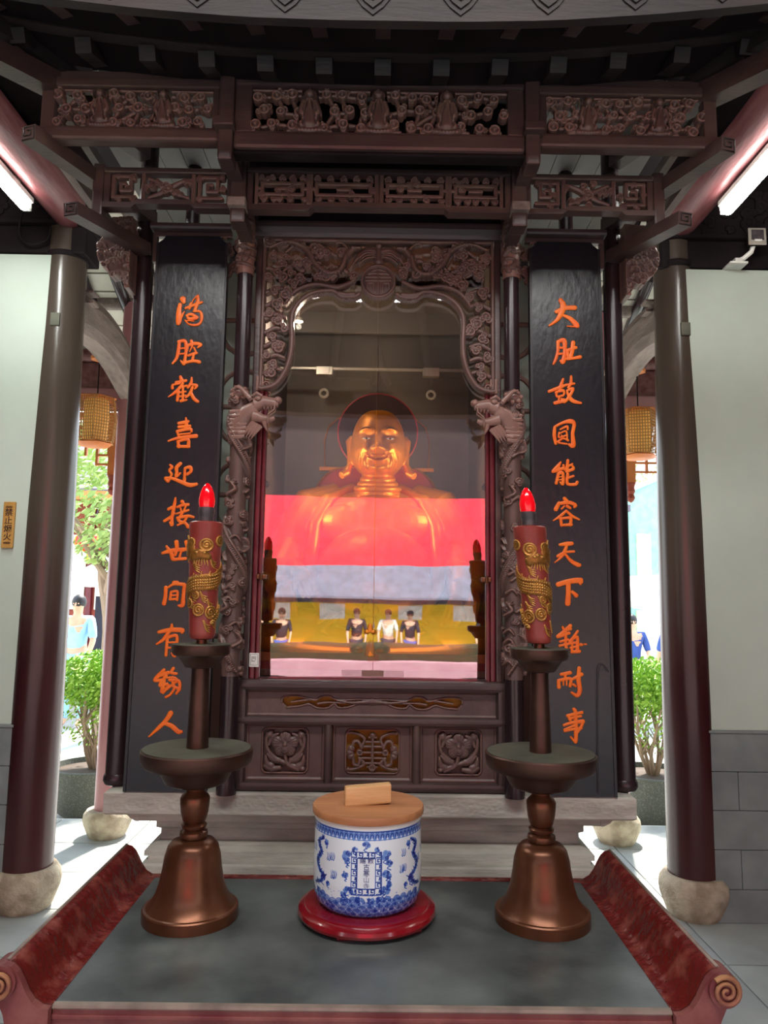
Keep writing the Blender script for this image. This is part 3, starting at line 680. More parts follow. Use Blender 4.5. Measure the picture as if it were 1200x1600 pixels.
# inside transom with two clips; added rings stand in for a glass reflection
part('transom', 'metal', cab, lambda b: b.box(-.45, .45, 3.30, 3.315, 2.60, 2.612, .002))
for sx_ in (-.245, .245):
    part('transom_clip', 'metal', cab, lambda b: b.box(sx_-.038, sx_+.038, 3.285, 3.32, 2.572, 2.612, .003))
    part('reflection_ring', 'metal', cab, lambda b: b.tube([(sx_+.018*cos(a), 3.29, 2.485+.018*sin(a)) for a in np.linspace(0, 2*pi, 20)[:-1]], .006, 6, True))
part('inner_canopy', 'screen', cab, lambda b: b.box(-.45, .45, 3.10, 3.57, 2.90, 2.92).box(-.45, .45, 3.36, 3.38, 2.80, 2.92, .004))
# cornice
part('cornice', 'rail', cab, lambda b: b.prismx([(YF-.02, 3.018), (YF-.035, 3.026), (YF-.035, 3.034), (YF+.06, 3.034), (YF+.06, 2.985), (YF, 2.985), (YF-.006, 3.0)], -.497, .497))
rail(-.485, .485, 2.972, 3.0, name='top_rail')
for sg in (-1, 1):
    rail(sg*.485, sg*.460, .86, 2.975, YF-.006, .05, name='stile', r=.006)
    b = MB(); b.box(sg*.459, sg*.440, YF-.002, YF+.04, 1.25, 2.40, .006); b.box(sg*.439, sg*.425, YF+.008, YF+.04, 1.25, 2.40, .005)
    b.build('glass_frame_stile', 'redframe', cab, label='crimson lacquered glass frame stile')
    # hinge clip
    x0, x1 = sg*.443, sg*.405
    MB().box(x0, x1, YF-.012, YF+.006, 1.622, 1.640, .003).tube([(sg*.425, YF-.014, 1.617), (sg*.425, YF-.014, 1.645)], .006, 8).build('hinge_clip', 'bronze', cab)
# glass: two panes
for sg in (-1, 1):                                      # two panes that meet in a shallow V
    b = MB(); b.box(.0008, .426, 0, .004, 1.255, 2.975); b.v = [(sg*x, YF+.030+y+(.426-x)*.052, z) for x, y, z in b.v]; b.build('glass_pane', 'glass', cab)
# sticker
stk = MB().box(-.459, -.424, YF-.0035, YF-.002, 1.297, 1.348); o = stk.build('sticker', 'white', cab, label='small white printed sticker')
q = MB()
for i, z in enumerate((1.3425, 1.3035)): q.box(-.456, -.427, YF-.0042, YF-.0036, z, z+.0009)
for x in (-.4555, -.4285): q.box(x, x+.0009, YF-.0042, YF-.0036, 1.3035, 1.3434)
rs = random.Random(3)
for i in range(4):
    for j in range(4):
        if rs.random() < .75: q.box(-.451+i*.0045, -.4485+i*.0045+rs.uniform(0, .0012), YF-.0042, YF-.0036, 1.317+j*.005, 1.3195+j*.005)
q.build('print', 'signink', o)

# arch panel of openwork clouds, dragons and a round medallion
A = Carve(-.459, .459, 2.352, 2.974, .0022)
half = [(.459, 2.36), (.44, 2.358), (.405, 2.368), (.378, 2.392), (.352, 2.44), (.337, 2.50), (.334, 2.56), (.337, 2.62), (.333, 2.665), (.312, 2.705), (.275, 2.737), (.235, 2.752), (.185, 2.757), (.165, 2.748), (.15, 2.735), (.125, 2.731), (.09, 2.735), (.075, 2.745), (.06, 2.74)]
opening = [(x, z) for x, z in half]+[(-x, z) for x, z in reversed(half)]
inside = A.poly(opening+[(-.459, 2.2), (.459, 2.2)], 0)
r = random.Random(11)
for sg in (-1, 1):
    A.stroke([(sg*.452, 2.36), (sg*.452, 2.966), (0, 2.966)], .008, .010, .004, smooth=False)
    for k in range(24):
        z = r.uniform(2.80, 2.95); x = r.uniform(.09, .44); A.cloud(sg*x, z, r.uniform(.012, .018), .017, r.uniform(0, 6))
    for z, x in ((2.90, .42), (2.83, .40), (2.76, .41), (2.70, .40), (2.63, .39), (2.57, .41), (2.52, .385), (2.46, .405), (2.42, .41), (2.66, .425), (2.74, .365), (2.79, .33), (2.49, .43), (2.60, .365)):
        A.cloud(sg*x, z, r.uniform(.013, .019), .017, r.uniform(0, 6))
    for k in range(8):
        a = (sg*r.uniform(.12, .42), r.uniform(2.80, 2.95)); A.stroke([a, (a[0]+sg*.04, a[1]+.02), (a[0]+sg*.08, a[1]-.01)], [.009, .008, .004], .009)
    for z in np.arange(2.42, 2.80, .055):
        A.stroke([(sg*.44, z), (sg*.40, z+.02), (sg*.365, z+.01)], [.008, .008, .006], .008)
    # dragon body arching through the clouds
    A.stroke([(sg*.43, 2.93), (sg*.36, 2.955), (sg*.29, 2.93), (sg*.25, 2.87), (sg*.20, 2.83), (sg*.15, 2.845), (sg*.13, 2.90)], [.005, .010, .014, .015, .014, .013, .011], .024)
    A.stroke([(sg*.13, 2.90), (sg*.105, 2.93), (sg*.075, 2.935)], [.016, .014, .007], .021); A.disc(sg*.105, 2.935, .006, .008, .016)
    A.stroke([(sg*.12, 2.93), (sg*.145, 2.955), (sg*.17, 2.955)], [.005, .004, .002], .016)
    for k in range(14):
        t = k/13; A.ring(sg*(.36-.2*t), 2.945-.11*t+.03*sin(t*6), .009, .0020, .004, .021, 0, pi)
    A.stroke([(sg*.10, 2.80), (sg*.16, 2.775), (sg*.25, 2.785), (sg*.32, 2.76), (sg*.36, 2.71)], [.009, .011, .010, .010, .006], .013)
    # moulded lip of the opening
    lip = [(sg*x, z) for x, z in half[:-1]]
    A.stroke([(x*1.0, z) for x, z in lip], .011, .013, .006, n=5)
    A.stroke([(sg*.155, 2.747), (sg*.125, 2.742), (sg*.095, 2.744)], .010, .014, .006)
    A.spiral(sg*.430, 2.372, .014, 1.3, 0, .004, .012, .006)
# bat above the medallion
A.stroke([(0, 2.93), (0, 2.885)], [.014, .02], .016); A.disc(0, 2.945, .011, .01, .01)
for sg in (-1, 1):
    A.stroke([(0, 2.92), (sg*.04, 2.93), (sg*.08, 2.90), (sg*.10, 2.87)], [.014, .016, .012, .004], .013)
    for k in range(3): A.stroke([(sg*.015, 2.915-.008*k), (sg*.05, 2.915-.012*k), (sg*.075, 2.895-.012*k)], .0025, .003, .013)
inside2 = inside.copy()
med = np.hypot(A.U, A.W-2.800) < .070
A.H[inside2 & ~med] = np.where(A.H[inside2 & ~med] >= 0, -1, -1)
for sg in (-1, 1): A.stroke([(sg*x, z) for x, z in half[:-1]], .0085, .012, .007, n=5)
A.disc(0, 2.800, .068, .006, .004, .1); A.ring(0, 2.800, .064, .0055, .008, .008)
A.ring(0, 2.800, .048, .003, .004, .010, .6, 2.5)
for sg in (-1, 1):
    A.stroke([(sg*.030, 2.829), (sg*.030, 2.845)], .003, .005, .009, smooth=False); A.stroke([(sg*.018, 2.76), (sg*.018, 2.792)], .003, .005, .009, smooth=False)
    A.stroke([(sg*.042, 2.770), (sg*.042, 2.792), (sg*.018, 2.792)], .003, .005, .009, smooth=False)
A.stroke([(-.048, 2.803), (.048, 2.803)], .004, .005, .009, smooth=False); A.stroke([(-.048, 2.817), (.048, 2.817)], .003, .005, .009, smooth=False)
A.stroke([(-.034, 2.832), (.034, 2.832)], .003, .005, .009, smooth=False); A.stroke([(0, 2.745), (0, 2.855)], .003, .005, .009, smooth=False)
A.build('arch_fretwork', 'wood', cab, flat(YF-.002), back=-.02, label='openwork arch panel with clouds, dragons and a round medallion')
part('arch_end_block', 'wood', cab, lambda b: b.box(-.47, -.44, YF-.012, YF+.02, 2.35, 2.41, .004).box(.44, .47, YF-.012, YF+.02, 2.35, 2.41, .004))

# lower cabinet front
XW = .500
rail(-XW, XW, 1.214, 1.254, YF-.03, .07, name='top_rail', r=.014)
rail(-XW, XW, 1.092, 1.122, YF-.03, .07, name='middle_rail', r=.012)
rail(-XW, XW, .858, .890, YF-.03, .07, name='bottom_rail', r=.013)
for sg in (-1, 1): rail(sg*XW, sg*.462, .858, 1.254, YF-.028, .07, name='stile', r=.012)
for x in (-.158, .165): MB().tube([(x, YF-.012, .885), (x, YF-.012, 1.105)], .015, 14).build('muntin', 'rail', cab)
part('cabinet_back', 'yellowcloth', cab, lambda b: b.box(-.46, .46, YF+.045, YF+.05, .87, 1.24), 'ochre cloth behind the openwork')
# long drawer-like panel with a slit
c = Carve(-.470, .470, 1.122, 1.214, .0022, fill=0.0)
c.H[(abs(c.U) > .462) | (c.W > 1.208) | (c.W < 1.127)] = .004
slit = [(-.335, 1.17), (-.33, 1.187), (-.29, 1.193), (-.25, 1.187), (-.21, 1.178), (-.19, 1.19), (-.16, 1.193), (-.14, 1.183), (-.11, 1.179), (-.05, 1.183), (0, 1.18)]
slb = [(0, 1.165), (-.05, 1.166), (-.09, 1.153), (-.125, 1.152), (-.14, 1.165), (-.165, 1.150), (-.205, 1.150), (-.235, 1.163), (-.27, 1.155), (-.315, 1.15)]
half_ = slit+slb
ins = c.poly(half_, 0) | c.poly([(-x, z) for x, z in half_], 0)
c.H[ins] = -1
for s_ in (-1, 1): c.stroke([(s_*x, z) for x, z in slit], .0028, .004, 0); c.stroke([(s_*x, z) for x, z in slb], .0028, .004, 0)
c.stroke([(-.13, 1.177), (-.07, 1.170), (0, 1.174), (.07, 1.170), (.13, 1.177)], [.002, .005, .007, .005, .002], .006)
c.stroke([(-.02, 1.172), (0, 1.184), (.02, 1.172)], .003, .005)
for s_ in (-1, 1): c.stroke([(s_*.10, 1.168), (s_*.16, 1.170), (s_*.20, 1.165)], [.002, .003, .004], .004); c.stroke([(s_*.23, 1.18), (s_*.30, 1.17)], [.004, .002], .004)
c.build('drawer_panel', 'wood', cab, flat(YF+.008), back=-.02)
# three carved panels
def lower_panel(x0, x1, kind):
    z0, z1 = .890, 1.092
    c = Carve(x0, x1, z0, z1, .0020, fill=0.0)
    w = (x1-x0)/2; xc = (x0+x1)/2; zc = (z0+z1)/2+.004; ow, oh = (.096, .076) if kind == 'shou' else (.082, .078)
    bev = (abs(c.U-xc) > w-.008) | (abs(c.W-(z0+z1)/2) > (z1-z0)/2-.008); c.H[bev] = .004
    rr = .018
    dx = np.maximum(abs(c.U-xc)-(ow-rr), 0); dz = np.maximum(abs(c.W-zc)-(oh-rr), 0)
    op = np.hypot(dx, dz) < rr; rim = (np.hypot(dx, dz) < rr+.005) & ~op
    c.H[rim] = .005
    c.H[op] = -1
    if kind == 'shou':
        S = lambda pts, r_=.0045, h=.006: c.stroke([(xc+a, zc+b) for a, b in pts], r_, h)
        S([(0, -.07), (0, .06)], .005)
        for z, l in ((.05, .012), (.034, .026), (.017, .040), (-.004, .048), (-.024, .048), (-.042, .036), (-.056, .016)): c.stroke([(xc-l, zc+z), (xc+l, zc+z)], .0038, .005, smooth=False)
        for sg in (-1, 1):
            S([(sg*.040, .017), (sg*.030, .045), (sg*.055, .062), (sg*.09, .068)])
            S([(sg*.048, -.024), (sg*.030, -.045), (sg*.06, -.062), (sg*.092, -.066)])
            S([(sg*.040, .012), (sg*.052, .034), (sg*.068, .034), (sg*.075, .018)], .005, .007); S([(sg*.045, -.030), (sg*.052, -.05), (sg*.068, -.045), (sg*.07, -.028)], .005, .007)
            for a in (-.8, 0, .8): c.disc(xc+sg*(.07+.012*cos(a)), zc-.004+.018*sin(a), .013, .008, .002)
            for a in (-.9, -.3, .3, .9): c.stroke([(xc+sg*.06, zc-.004), (xc+sg*(.06+.028*cos(a)), zc-.004+.03*sin(a))], .0014, .003, groove=True)
            c.ring(xc+sg*.047, zc-.004, .008, .003, .006, .003); c.disc(xc+sg*.088, zc+.066, .006, .008); c.disc(xc+sg*.088, zc-.064, .006, .008)
        c.disc(xc, zc+.058, .010, .008); c.ring(xc, zc-.058, .010, .0035, .007)
    else:
        fx = xc; fz = zc+.022
        for k in range(5):
            a = pi/2+k*2*pi/5; px, pz = fx+.028*cos(a), fz+.024*sin(a)
            c.disc(px, pz, .021, .010, .002, .35)
            for q in (-.4, 0, .4): c.stroke([(fx+.012*cos(a+q*.6), fz+.012*sin(a+q*.6)), (fx+.046*cos(a+q*.6), fz+.042*sin(a+q*.6))], .0013, .003, groove=True)
        c.disc(fx, fz-.016, .014, .010, .006); c.disc(fx, fz, .008, .007, .010); c.ring(fx, fz-.018, .011, .002, .003, .012)
        m = 1 if kind == 'flower_a' else -1
        for sg in (-1, 1):
            c.stroke([(xc+m*.066, zc-.064), (xc+m*.02, zc-.05), (xc+sg*.03, zc-.03), (xc+sg*.062, zc+.0), (xc+sg*.07, zc+.04), (xc+sg*.055, zc+.062)], [.008, .008, .007, .006, .006, .010], .008)
            c.disc(xc+sg*.058, zc+.055, .014, .010)
            c.stroke([(xc+sg*.05, zc-.055), (xc+sg*.065, zc-.045), (xc+sg*.07, zc-.02)], [.012, .010, .003], .009)
            c.stroke([(xc+sg*.025, zc-.035), (xc+sg*.045, zc-.03), (xc+sg*.064, zc-.012)], [.011, .011, .003], .009)
            c.stroke([(xc-m*.02, zc-.062), (xc-m*.05, zc-.066), (xc-m*.07, zc-.055)], [.008, .011, .008], .009)
            c.stroke([(xc+sg*.028, zc+.06), (xc+sg*.05, zc+.045), (xc+sg*.06, zc+.02)], [.004, .009, .004], .007)
        c.disc(xc+m*.066, zc-.064, .009, .012)
        c.stroke([(xc, zc-.01), (xc+m*.012, zc-.05), (xc+m*.05, zc-.068)], .006, .009)
        bk = Carve(x0+.015, x1-.015, z0+.02, z1-.02, .004, fill=0.0); 
        if kind == 'flower_b': bk.H[(bk.U < xc-.035) & (bk.U > xc-.06) & (bk.W > zc+.02) & (bk.W < zc+.06)] = -1
        bk.build('ground', 'wood', cab, flat(YF+.030), back=-.004).name = 'panel_ground'
    c.blur(1)
    c.build('carved_panel', 'wood', cab, flat(YF+.010), back=-.014)
lower_panel(-.462, -.174, 'flower_a'); lower_panel(-.142, .150, 'shou'); lower_panel(.180, .462, 'flower_b')

# side screens between the cabinet and the outer posts: pale panel and bent rods
for sg in (-1, 1):
    nm = 'left' if sg < 0 else 'right'
    t = thing('side_screen', 'pale panel with bent dark rods behind the %s couplet board' % nm, 'screen', (sg*.68, 3.0, .856))
    part('pale_panel', 'plaster', t, lambda b: b.box(sg*.49, sg*.86, 3.06, 3.08, 1.30, 2.95))
    part('lower_panel', 'wood', t, lambda b: b.box(sg*.49, sg*.86, 3.03, 3.08, .86, 1.30, .005))
    part('lower_panel_ridge', 'rail', t, lambda b: b.box(sg*.53, sg*.60, 3.0, 3.03, .87, 1.29, .01))
    part('stile', 'rail', t, lambda b: b.box(sg*.86, sg*.90, 3.02, 3.08, .86, 2.98, .006))
    for z in (2.70, 2.33, 1.965, 1.62, 1.40): part('rod', 'wood', t, lambda b: b.tube([(sg*.49, 2.97, z), (sg*.86, 2.97, z)], .011, 8))
    for z in (2.52, 2.14, 1.78):
        for up in (-1, 1):
            part('bent_rod', 'wood', t, lambda b: b.tube([(sg*(.55+.10*cos(a)), 2.975, z+up*(.135-.10*sin(a))) for a in np.linspace(0, pi, 12)], .011, 8))
    t2 = Carve(*sorted((sg*.52, sg*.64)), 2.80, 2.97, .0025)
    rr_ = random.Random(5)
    for k in range(16): t2.cloud(sg*rr_.uniform(.53, .63), rr_.uniform(2.82, 2.95), rr_.uniform(.012, .017), .010, rr_.uniform(0, 6))
    t2.build('corner_fretwork', 'wood', t, flat(2.80), back=-.012)

# dragon columns
def dragon_column(sg):
    nm = 'left' if sg < 0 else 'right'
    X, Y = sg*.515, 2.735
    t = thing('dragon_column', 'round wooden column entwined by a carved dragon, %s of the glass' % nm, 'column', (X, Y, .856))
    part('lower_shaft', 'post', t, lambda b: b.lathe([(.036, .857), (.036, .90), (.033, .92), (.033, 1.30)], (X, Y), 28))
    part('upper_shaft', 'post', t, lambda b: b.lathe([(.030, 2.26), (.029, 2.84)], (X, Y), 28))
    part('core', 'post', t, lambda b: b.lathe([(.031, 1.28), (.031, 2.30)], (X, Y), 24))
    R = .033; wd = 2*pi*R; cell = wd/112
    c = Carve(-wd/2, wd/2, 1.27, 2.34, cell, fill=0.0)
    rr = random.Random(21+sg)
    def wst(pts, *a, **k):
        for o_ in (-wd, 0, wd): c.stroke([(u+o_, w) for u, w in pts], *a, **k)
    # clouds
    for k in range(74):
        u = rr.uniform(-wd/2, wd/2); w = rr.uniform(1.285, 2.30); q = rr.uniform(.008, .015)
        for o_ in (-wd, 0, wd): c.cloud(u+o_, w, q, .015, k)
    for k in range(26):
        u = rr.uniform(-wd/2, wd/2); w = rr.uniform(1.30, 2.28); wst([(u, w), (u+.02, w+.014), (u+.035, w-.006)], [.006, .006, .002], .014)
    # body winding up the shaft
    body = [(-wd/2+((k/60*2.6*wd*sg) % wd), 1.30+.93*k/60) for k in range(61)]
    turns = 2.4
    P = [(sg*turns*wd*(k/90)-sg*.1*wd, 1.29+.95*k/90) for k in range(91)]
    for o_ in range(-4, 5):
        for i in range(90):
            r_ = .0145*min(1, .35+i/18)
            a = (P[i][0]+o_*wd, P[i][1]); b_ = (P[i+1][0]+o_*wd, P[i+1][1]); c.seg(a, b_, r_, r_, .016, .003, power=.6)
        for i in range(0, 150):
            f = i*.6; i0 = min(89, int(f)); fr = f-i0
            a = (P[i0][0]*(1-fr)+P[i0+1][0]*fr+o_*wd, P[i0][1]*(1-fr)+P[i0+1][1]*fr)
            for d in (-.007, 0, .007): c.nick(a[0]+d*.6, a[1]-d, .0042, .0015, .0028)
    # legs and claws
    for k, (u, w) in enumerate(((-.03, 1.50), (.03, 1.72), (-.02, 1.93), (.02, 2.10), (.01, 1.38))):
        wst([(u, w), (u+.02, w+.018), (u+.012, w+.04)], [.008, .007, .005], .024)
        for a in (-.8, 0, .8, 1.6): wst([(u+.012, w+.04), (u+.012+.013*sin(a), w+.042+.013*cos(a))], [.004, .0012], .022)
    # mane strands below the head
    for k in range(7): wst([(sg*-.01-sg*.006*k+.02*sg, 2.24), (-sg*(.012+.007*k), 2.20-.01*k), (-sg*(.02+.006*k), 2.15-.012*k)], [.004, .0045, .001], .019)
    c.build('entwined_dragon', 'wood', t, rod(X, Y, R, c.c), skirt=False, wrap=True)
    # head turned towards the glass
    hx = X-sg*.0; d = -sg
    H = MB(); yh = Y-.035
    H.tube([(X, Y-.012, 2.16), (X+d*.008, yh+.01, 2.20), (X+d*.030, yh, 2.235), (X+d*.062, yh-.006, 2.250)], [.026, .031, .029, .025], 14)          # neck and skull
    H.tube([(X+d*.055, yh-.01, 2.258), (X+d*.085, yh-.012, 2.268), (X+d*.112, yh-.012, 2.264), (X+d*.128, yh-.012, 2.262)], [.026, .019, .017, .011], 12)   # upper jaw
    H.ball((X+d*.126, yh-.012, 2.273), (.014, .018, .012), 12, 8)                                                            # nose
    H.tube([(X+d*.05, yh-.01, 2.225), (X+d*.08, yh-.012, 2.216), (X+d*.106, yh-.012, 2.214), (X+d*.118, yh-.012, 2.219)], [.020, .013, .010, .006], 10)       # lower jaw
    H.tube([(X+d*.085, yh-.012, 2.21), (X+d*.088, yh-.013, 2.195), (X+d*.094, yh-.012, 2.178)], [.009, .007, .001], 8)                           # beard
    for s_ in (-1, 1):
        H.ball((X+d*.066, yh-.012+s_*.020, 2.274), (.011, .009, .009), 10, 8)
        H.tube([(X+d*.048, yh-.01+s_*.02, 2.282), (X+d*.062, yh-.012+s_*.026, 2.290), (X+d*.078, yh-.012+s_*.022, 2.283)], [.004, .006, .003], 8)
        H.tube([(X+d*.04, yh-.01+s_*.018, 2.275), (X+d*.01, yh-.01+s_*.026, 2.305), (X-d*.01, yh-.005+s_*.028, 2.312)], [.008, .006, .002], 8)       # horns
        H.tube([(X+d*.12, yh-.014+s_*.012, 2.262), (X+d*.118, yh-.02+s_*.016, 2.24), (X+d*.10, yh-.024+s_*.014, 2.225), (X+d*.098, yh-.02+s_*.01, 2.20)], .0022, 6)  # whisker
        for k in range(4): H.tube([(X+d*(.085+.011*k), yh-.012+s_*.009, 2.252), (X+d*(.085+.011*k), yh-.012+s_*.009, 2.243)], [.003, .001], 6)
    for k in range(7):
        zz = 2.235-.013*k
        H.tube([(X+d*(.036-.002*k), yh-.012, zz+.004), (X+d*.008, yh-.012-.003*(k % 2), zz+.001), (X-d*.022, yh+.002, zz+.004), (X-d*.036, Y-.004, zz+.012)], [.006, .0085, .007, .002], 8)
    for k in range(4):
        H.tube([(X+d*(.05+.008*k), yh-.01, 2.205-.004*k), (X+d*(.035+.008*k), yh-.016, 2.185-.004*k), (X+d*(.02+.008*k), yh-.01, 2.160-.003*k)], [.008, .006, .001], 6)
    H.v = [(X+(v[0]-X)*1.17, v[1], 2.225+(v[2]-2.225)*1.22) for v in H.v]
    H.build('dragon_head', 'wood', t)
    # lion-like knob over the head
    K = MB(); K.ball((X, Y-.02, 2.315), (.032, .028, .026), 14, 10)
    for k in range(7):
        a = k*.9; K.ball((X+.028*cos(a), Y-.03+.01*sin(a), 2.315+.022*sin(a)), .010, 8, 6)
    K.tube([(X-.02, Y-.045, 2.325), (X, Y-.052, 2.335), (X+.02, Y-.045, 2.325)], .006, 8)
    K.build('cloud_knob', 'wood', t)
    # carved figure capital at the top
    Q = Carve(-.10, .10, 2.80, 3.01, .0022, fill=.0)
    for k in range(5): Q.stroke([(-.1, 2.82+.035*k), (-.03, 2.83+.035*k), (.03, 2.82+.035*k), (.1, 2.83+.035*k)], .006, .007)
    for k in range(26): Q.cloud(rr.uniform(-.09, .09), rr.uniform(2.81, 2.93), rr.uniform(.007, .011), .010, rr.uniform(0, 6))
    Q.disc(0, 2.965, .022, .016, .004); Q.stroke([(-.018, 2.94), (0, 2.93), (.018, 2.94)], .008, .012)
    for s_ in (-1, 1): Q.disc(s_*.008, 2.968, .004, .006, .016)
    Q.disc(0, 2.958, .005, .009, .016); Q.stroke([(-.02, 2.99), (0, 2.998), (.02, 2.99)], .008, .014)
    Q.blur(1); Q.build('carved_capital', 'wood', t, rod(X, Y, .0318, Q.c), skirt=False)
    part('capital_core', 'wood', t, lambda b: b.lathe([(.033, 2.79), (.033, 3.0), (.028, 3.03)], (X, Y), 24))
dragon_column(-1); dragon_column(1)

# outer posts
for sg in (-1, 1):
    X, Y = sg*.945, 2.85
    t = thing('shrine_post', 'slim near-black post at the %s end of the shrine' % ('left' if sg < 0 else 'right'), 'post', (X, Y, .856))
    part('shaft', 'post', t, lambda b: b.lathe([(.042, .90), (.040, 1.6), (.037, 2.4), (.034, 3.40)], (X, Y), 28))
    part('foot_bulb', 'post', t, lambda b: b.lathe([(.030, .857), (.042, .862), (.049, .876), (.048, .890), (.041, .902)], (X, Y), 28))
    # carved wing bracket high on the outside
    P = [(.02, 3.03), (.145, 3.02), (.150, 2.98), (.130, 2.95), (.152, 2.91), (.145, 2.85), (.125, 2.82), (.105, 2.81), (.09, 2.78), (.06, 2.785), (.04, 2.755), (.02, 2.745)]
    pp = [(X+sg*a, z) for a, z in P]
    c = Carve(*sorted((X+sg*.015, X+sg*.16)), 2.73, 3.04, .0022); c.H[c.poly(pp, 0)] = 0.0
    m_ = c.H >= 0; rr = random.Random(9+sg)
    for k in range(26):
        for q in range(2):
            u = X+sg*rr.uniform(.02, .15); w = rr.uniform(2.75, 3.02)
            c.stroke([(u, w), (u+.010, w+.010), (u+.024, w+.004), (u+.028, w-.008)], .0045, .009, 0)
            c.spiral(u, w, .011, 1.2, rr.uniform(0, 6), .003, .011)
    c.H[~m_] = -1; c.blur(1)
    c.build('wing_bracket', 'wood', t, flat(2.74), back=-.05)
    MB().box(X+sg*.02, X+sg*.04, 2.745, 2.85, 2.74, 3.0).build('wing_bracket_tenon', 'wood', t)
# rear posts glimpsed under the canopy
for sg in (-1, 1):
    t = thing('inner_post', 'slim dark post seen under the %s canopy bay' % ('left' if sg < 0 else 'right'), 'post', (sg*.80, 2.98, 2.9))
    part('shaft', 'post', t, lambda b: b.tube([(sg*.80, 3.0, 2.98), (sg*.80, 3.0, 3.4)], .03, 16))

# couplet boards
def couplet(sg, ink, label, lab2):
    t = thing('couplet_board', label, 'board', (sg*.73, 2.76, .856))
    xi, xo, xob = sg*.592, sg*.862, sg*.882
    n = 10
    def bd(b):
        prof = [(xi, .858), (xi, 2.925), (xi+sg*.02, 2.94), (xi+sg*.03, 2.955), (xo-sg*.03, 2.955), (xo-sg*.02, 2.94), (xo, 2.925), (xob, .858)]
        b.prism(prof, 2.748, 2.775)
    part('lacquered_panel', 'board', t, bd)
    part('edge_strip', 'boardrim', t, lambda b: b.prism([(xo-sg*.006, 2.925), (xo+sg*.004, 2.925), (xob+sg*.004, .858), (xob-sg*.006, .858)], 2.744, 2.778))
    part('edge_strip', 'boardrim', t, lambda b: b.prism([(xi-sg*.003, 2.925), (xi+sg*.006, 2.925), (xi+sg*.006, .858), (xi-sg*.003, .858)], 2.744, 2.778))
    for ch in ink:
        us = [p for s_ in ch for p in s_]
        xs = [v for s_ in ch for v in s_[0::3]]; zs = [v for s_ in ch for v in s_[1::3]]
        c = Carve(min(xs)/1000-.01, max(xs)/1000+.01, min(zs)/1000-.01, max(zs)/1000+.01, .001)
        for s_ in ch:
            pts = [(s_[i]/1000, s_[i+1]/1000) for i in range(0, len(s_), 3)]; rad = [s_[i+2]/1000*1.16 for i in range(0, len(s_), 3)]
            c.stroke(pts, rad, .003, .0012, power=.35, n=6)
        c.build('character', 'ink', t, flat(2.748), back=.0)
    # top hook frame round the board
    fr = thing('board_frame', lab2, 'frame', (sg*.73, 2.8, 2.9))
    MB().prismx([(2.745, 2.985), (2.74, 2.992), (2.74, 3.005), (2.80, 3.005), (2.80, 2.985)], sg*.58, sg*.895).build('top_rail', 'rail', fr)
    MB().box(sg*.58, sg*.885, 2.775, 2.80, 2.965, 2.985, .003).build('under_rail', 'rail', fr)
    MB().box(sg*.875, sg*.892, 2.776, 2.80, 2.86, 2.985, .003).build('side_rail', 'rail', fr)
    for k in range(3): MB().prism([(sg*(.60+.01*k), 2.985), (sg*(.60+.01*k), 2.955-.0*k), (sg*(.63-.005*k), 2.975)], 2.776, 2.79).build('corner_bracket', 'wood', fr)
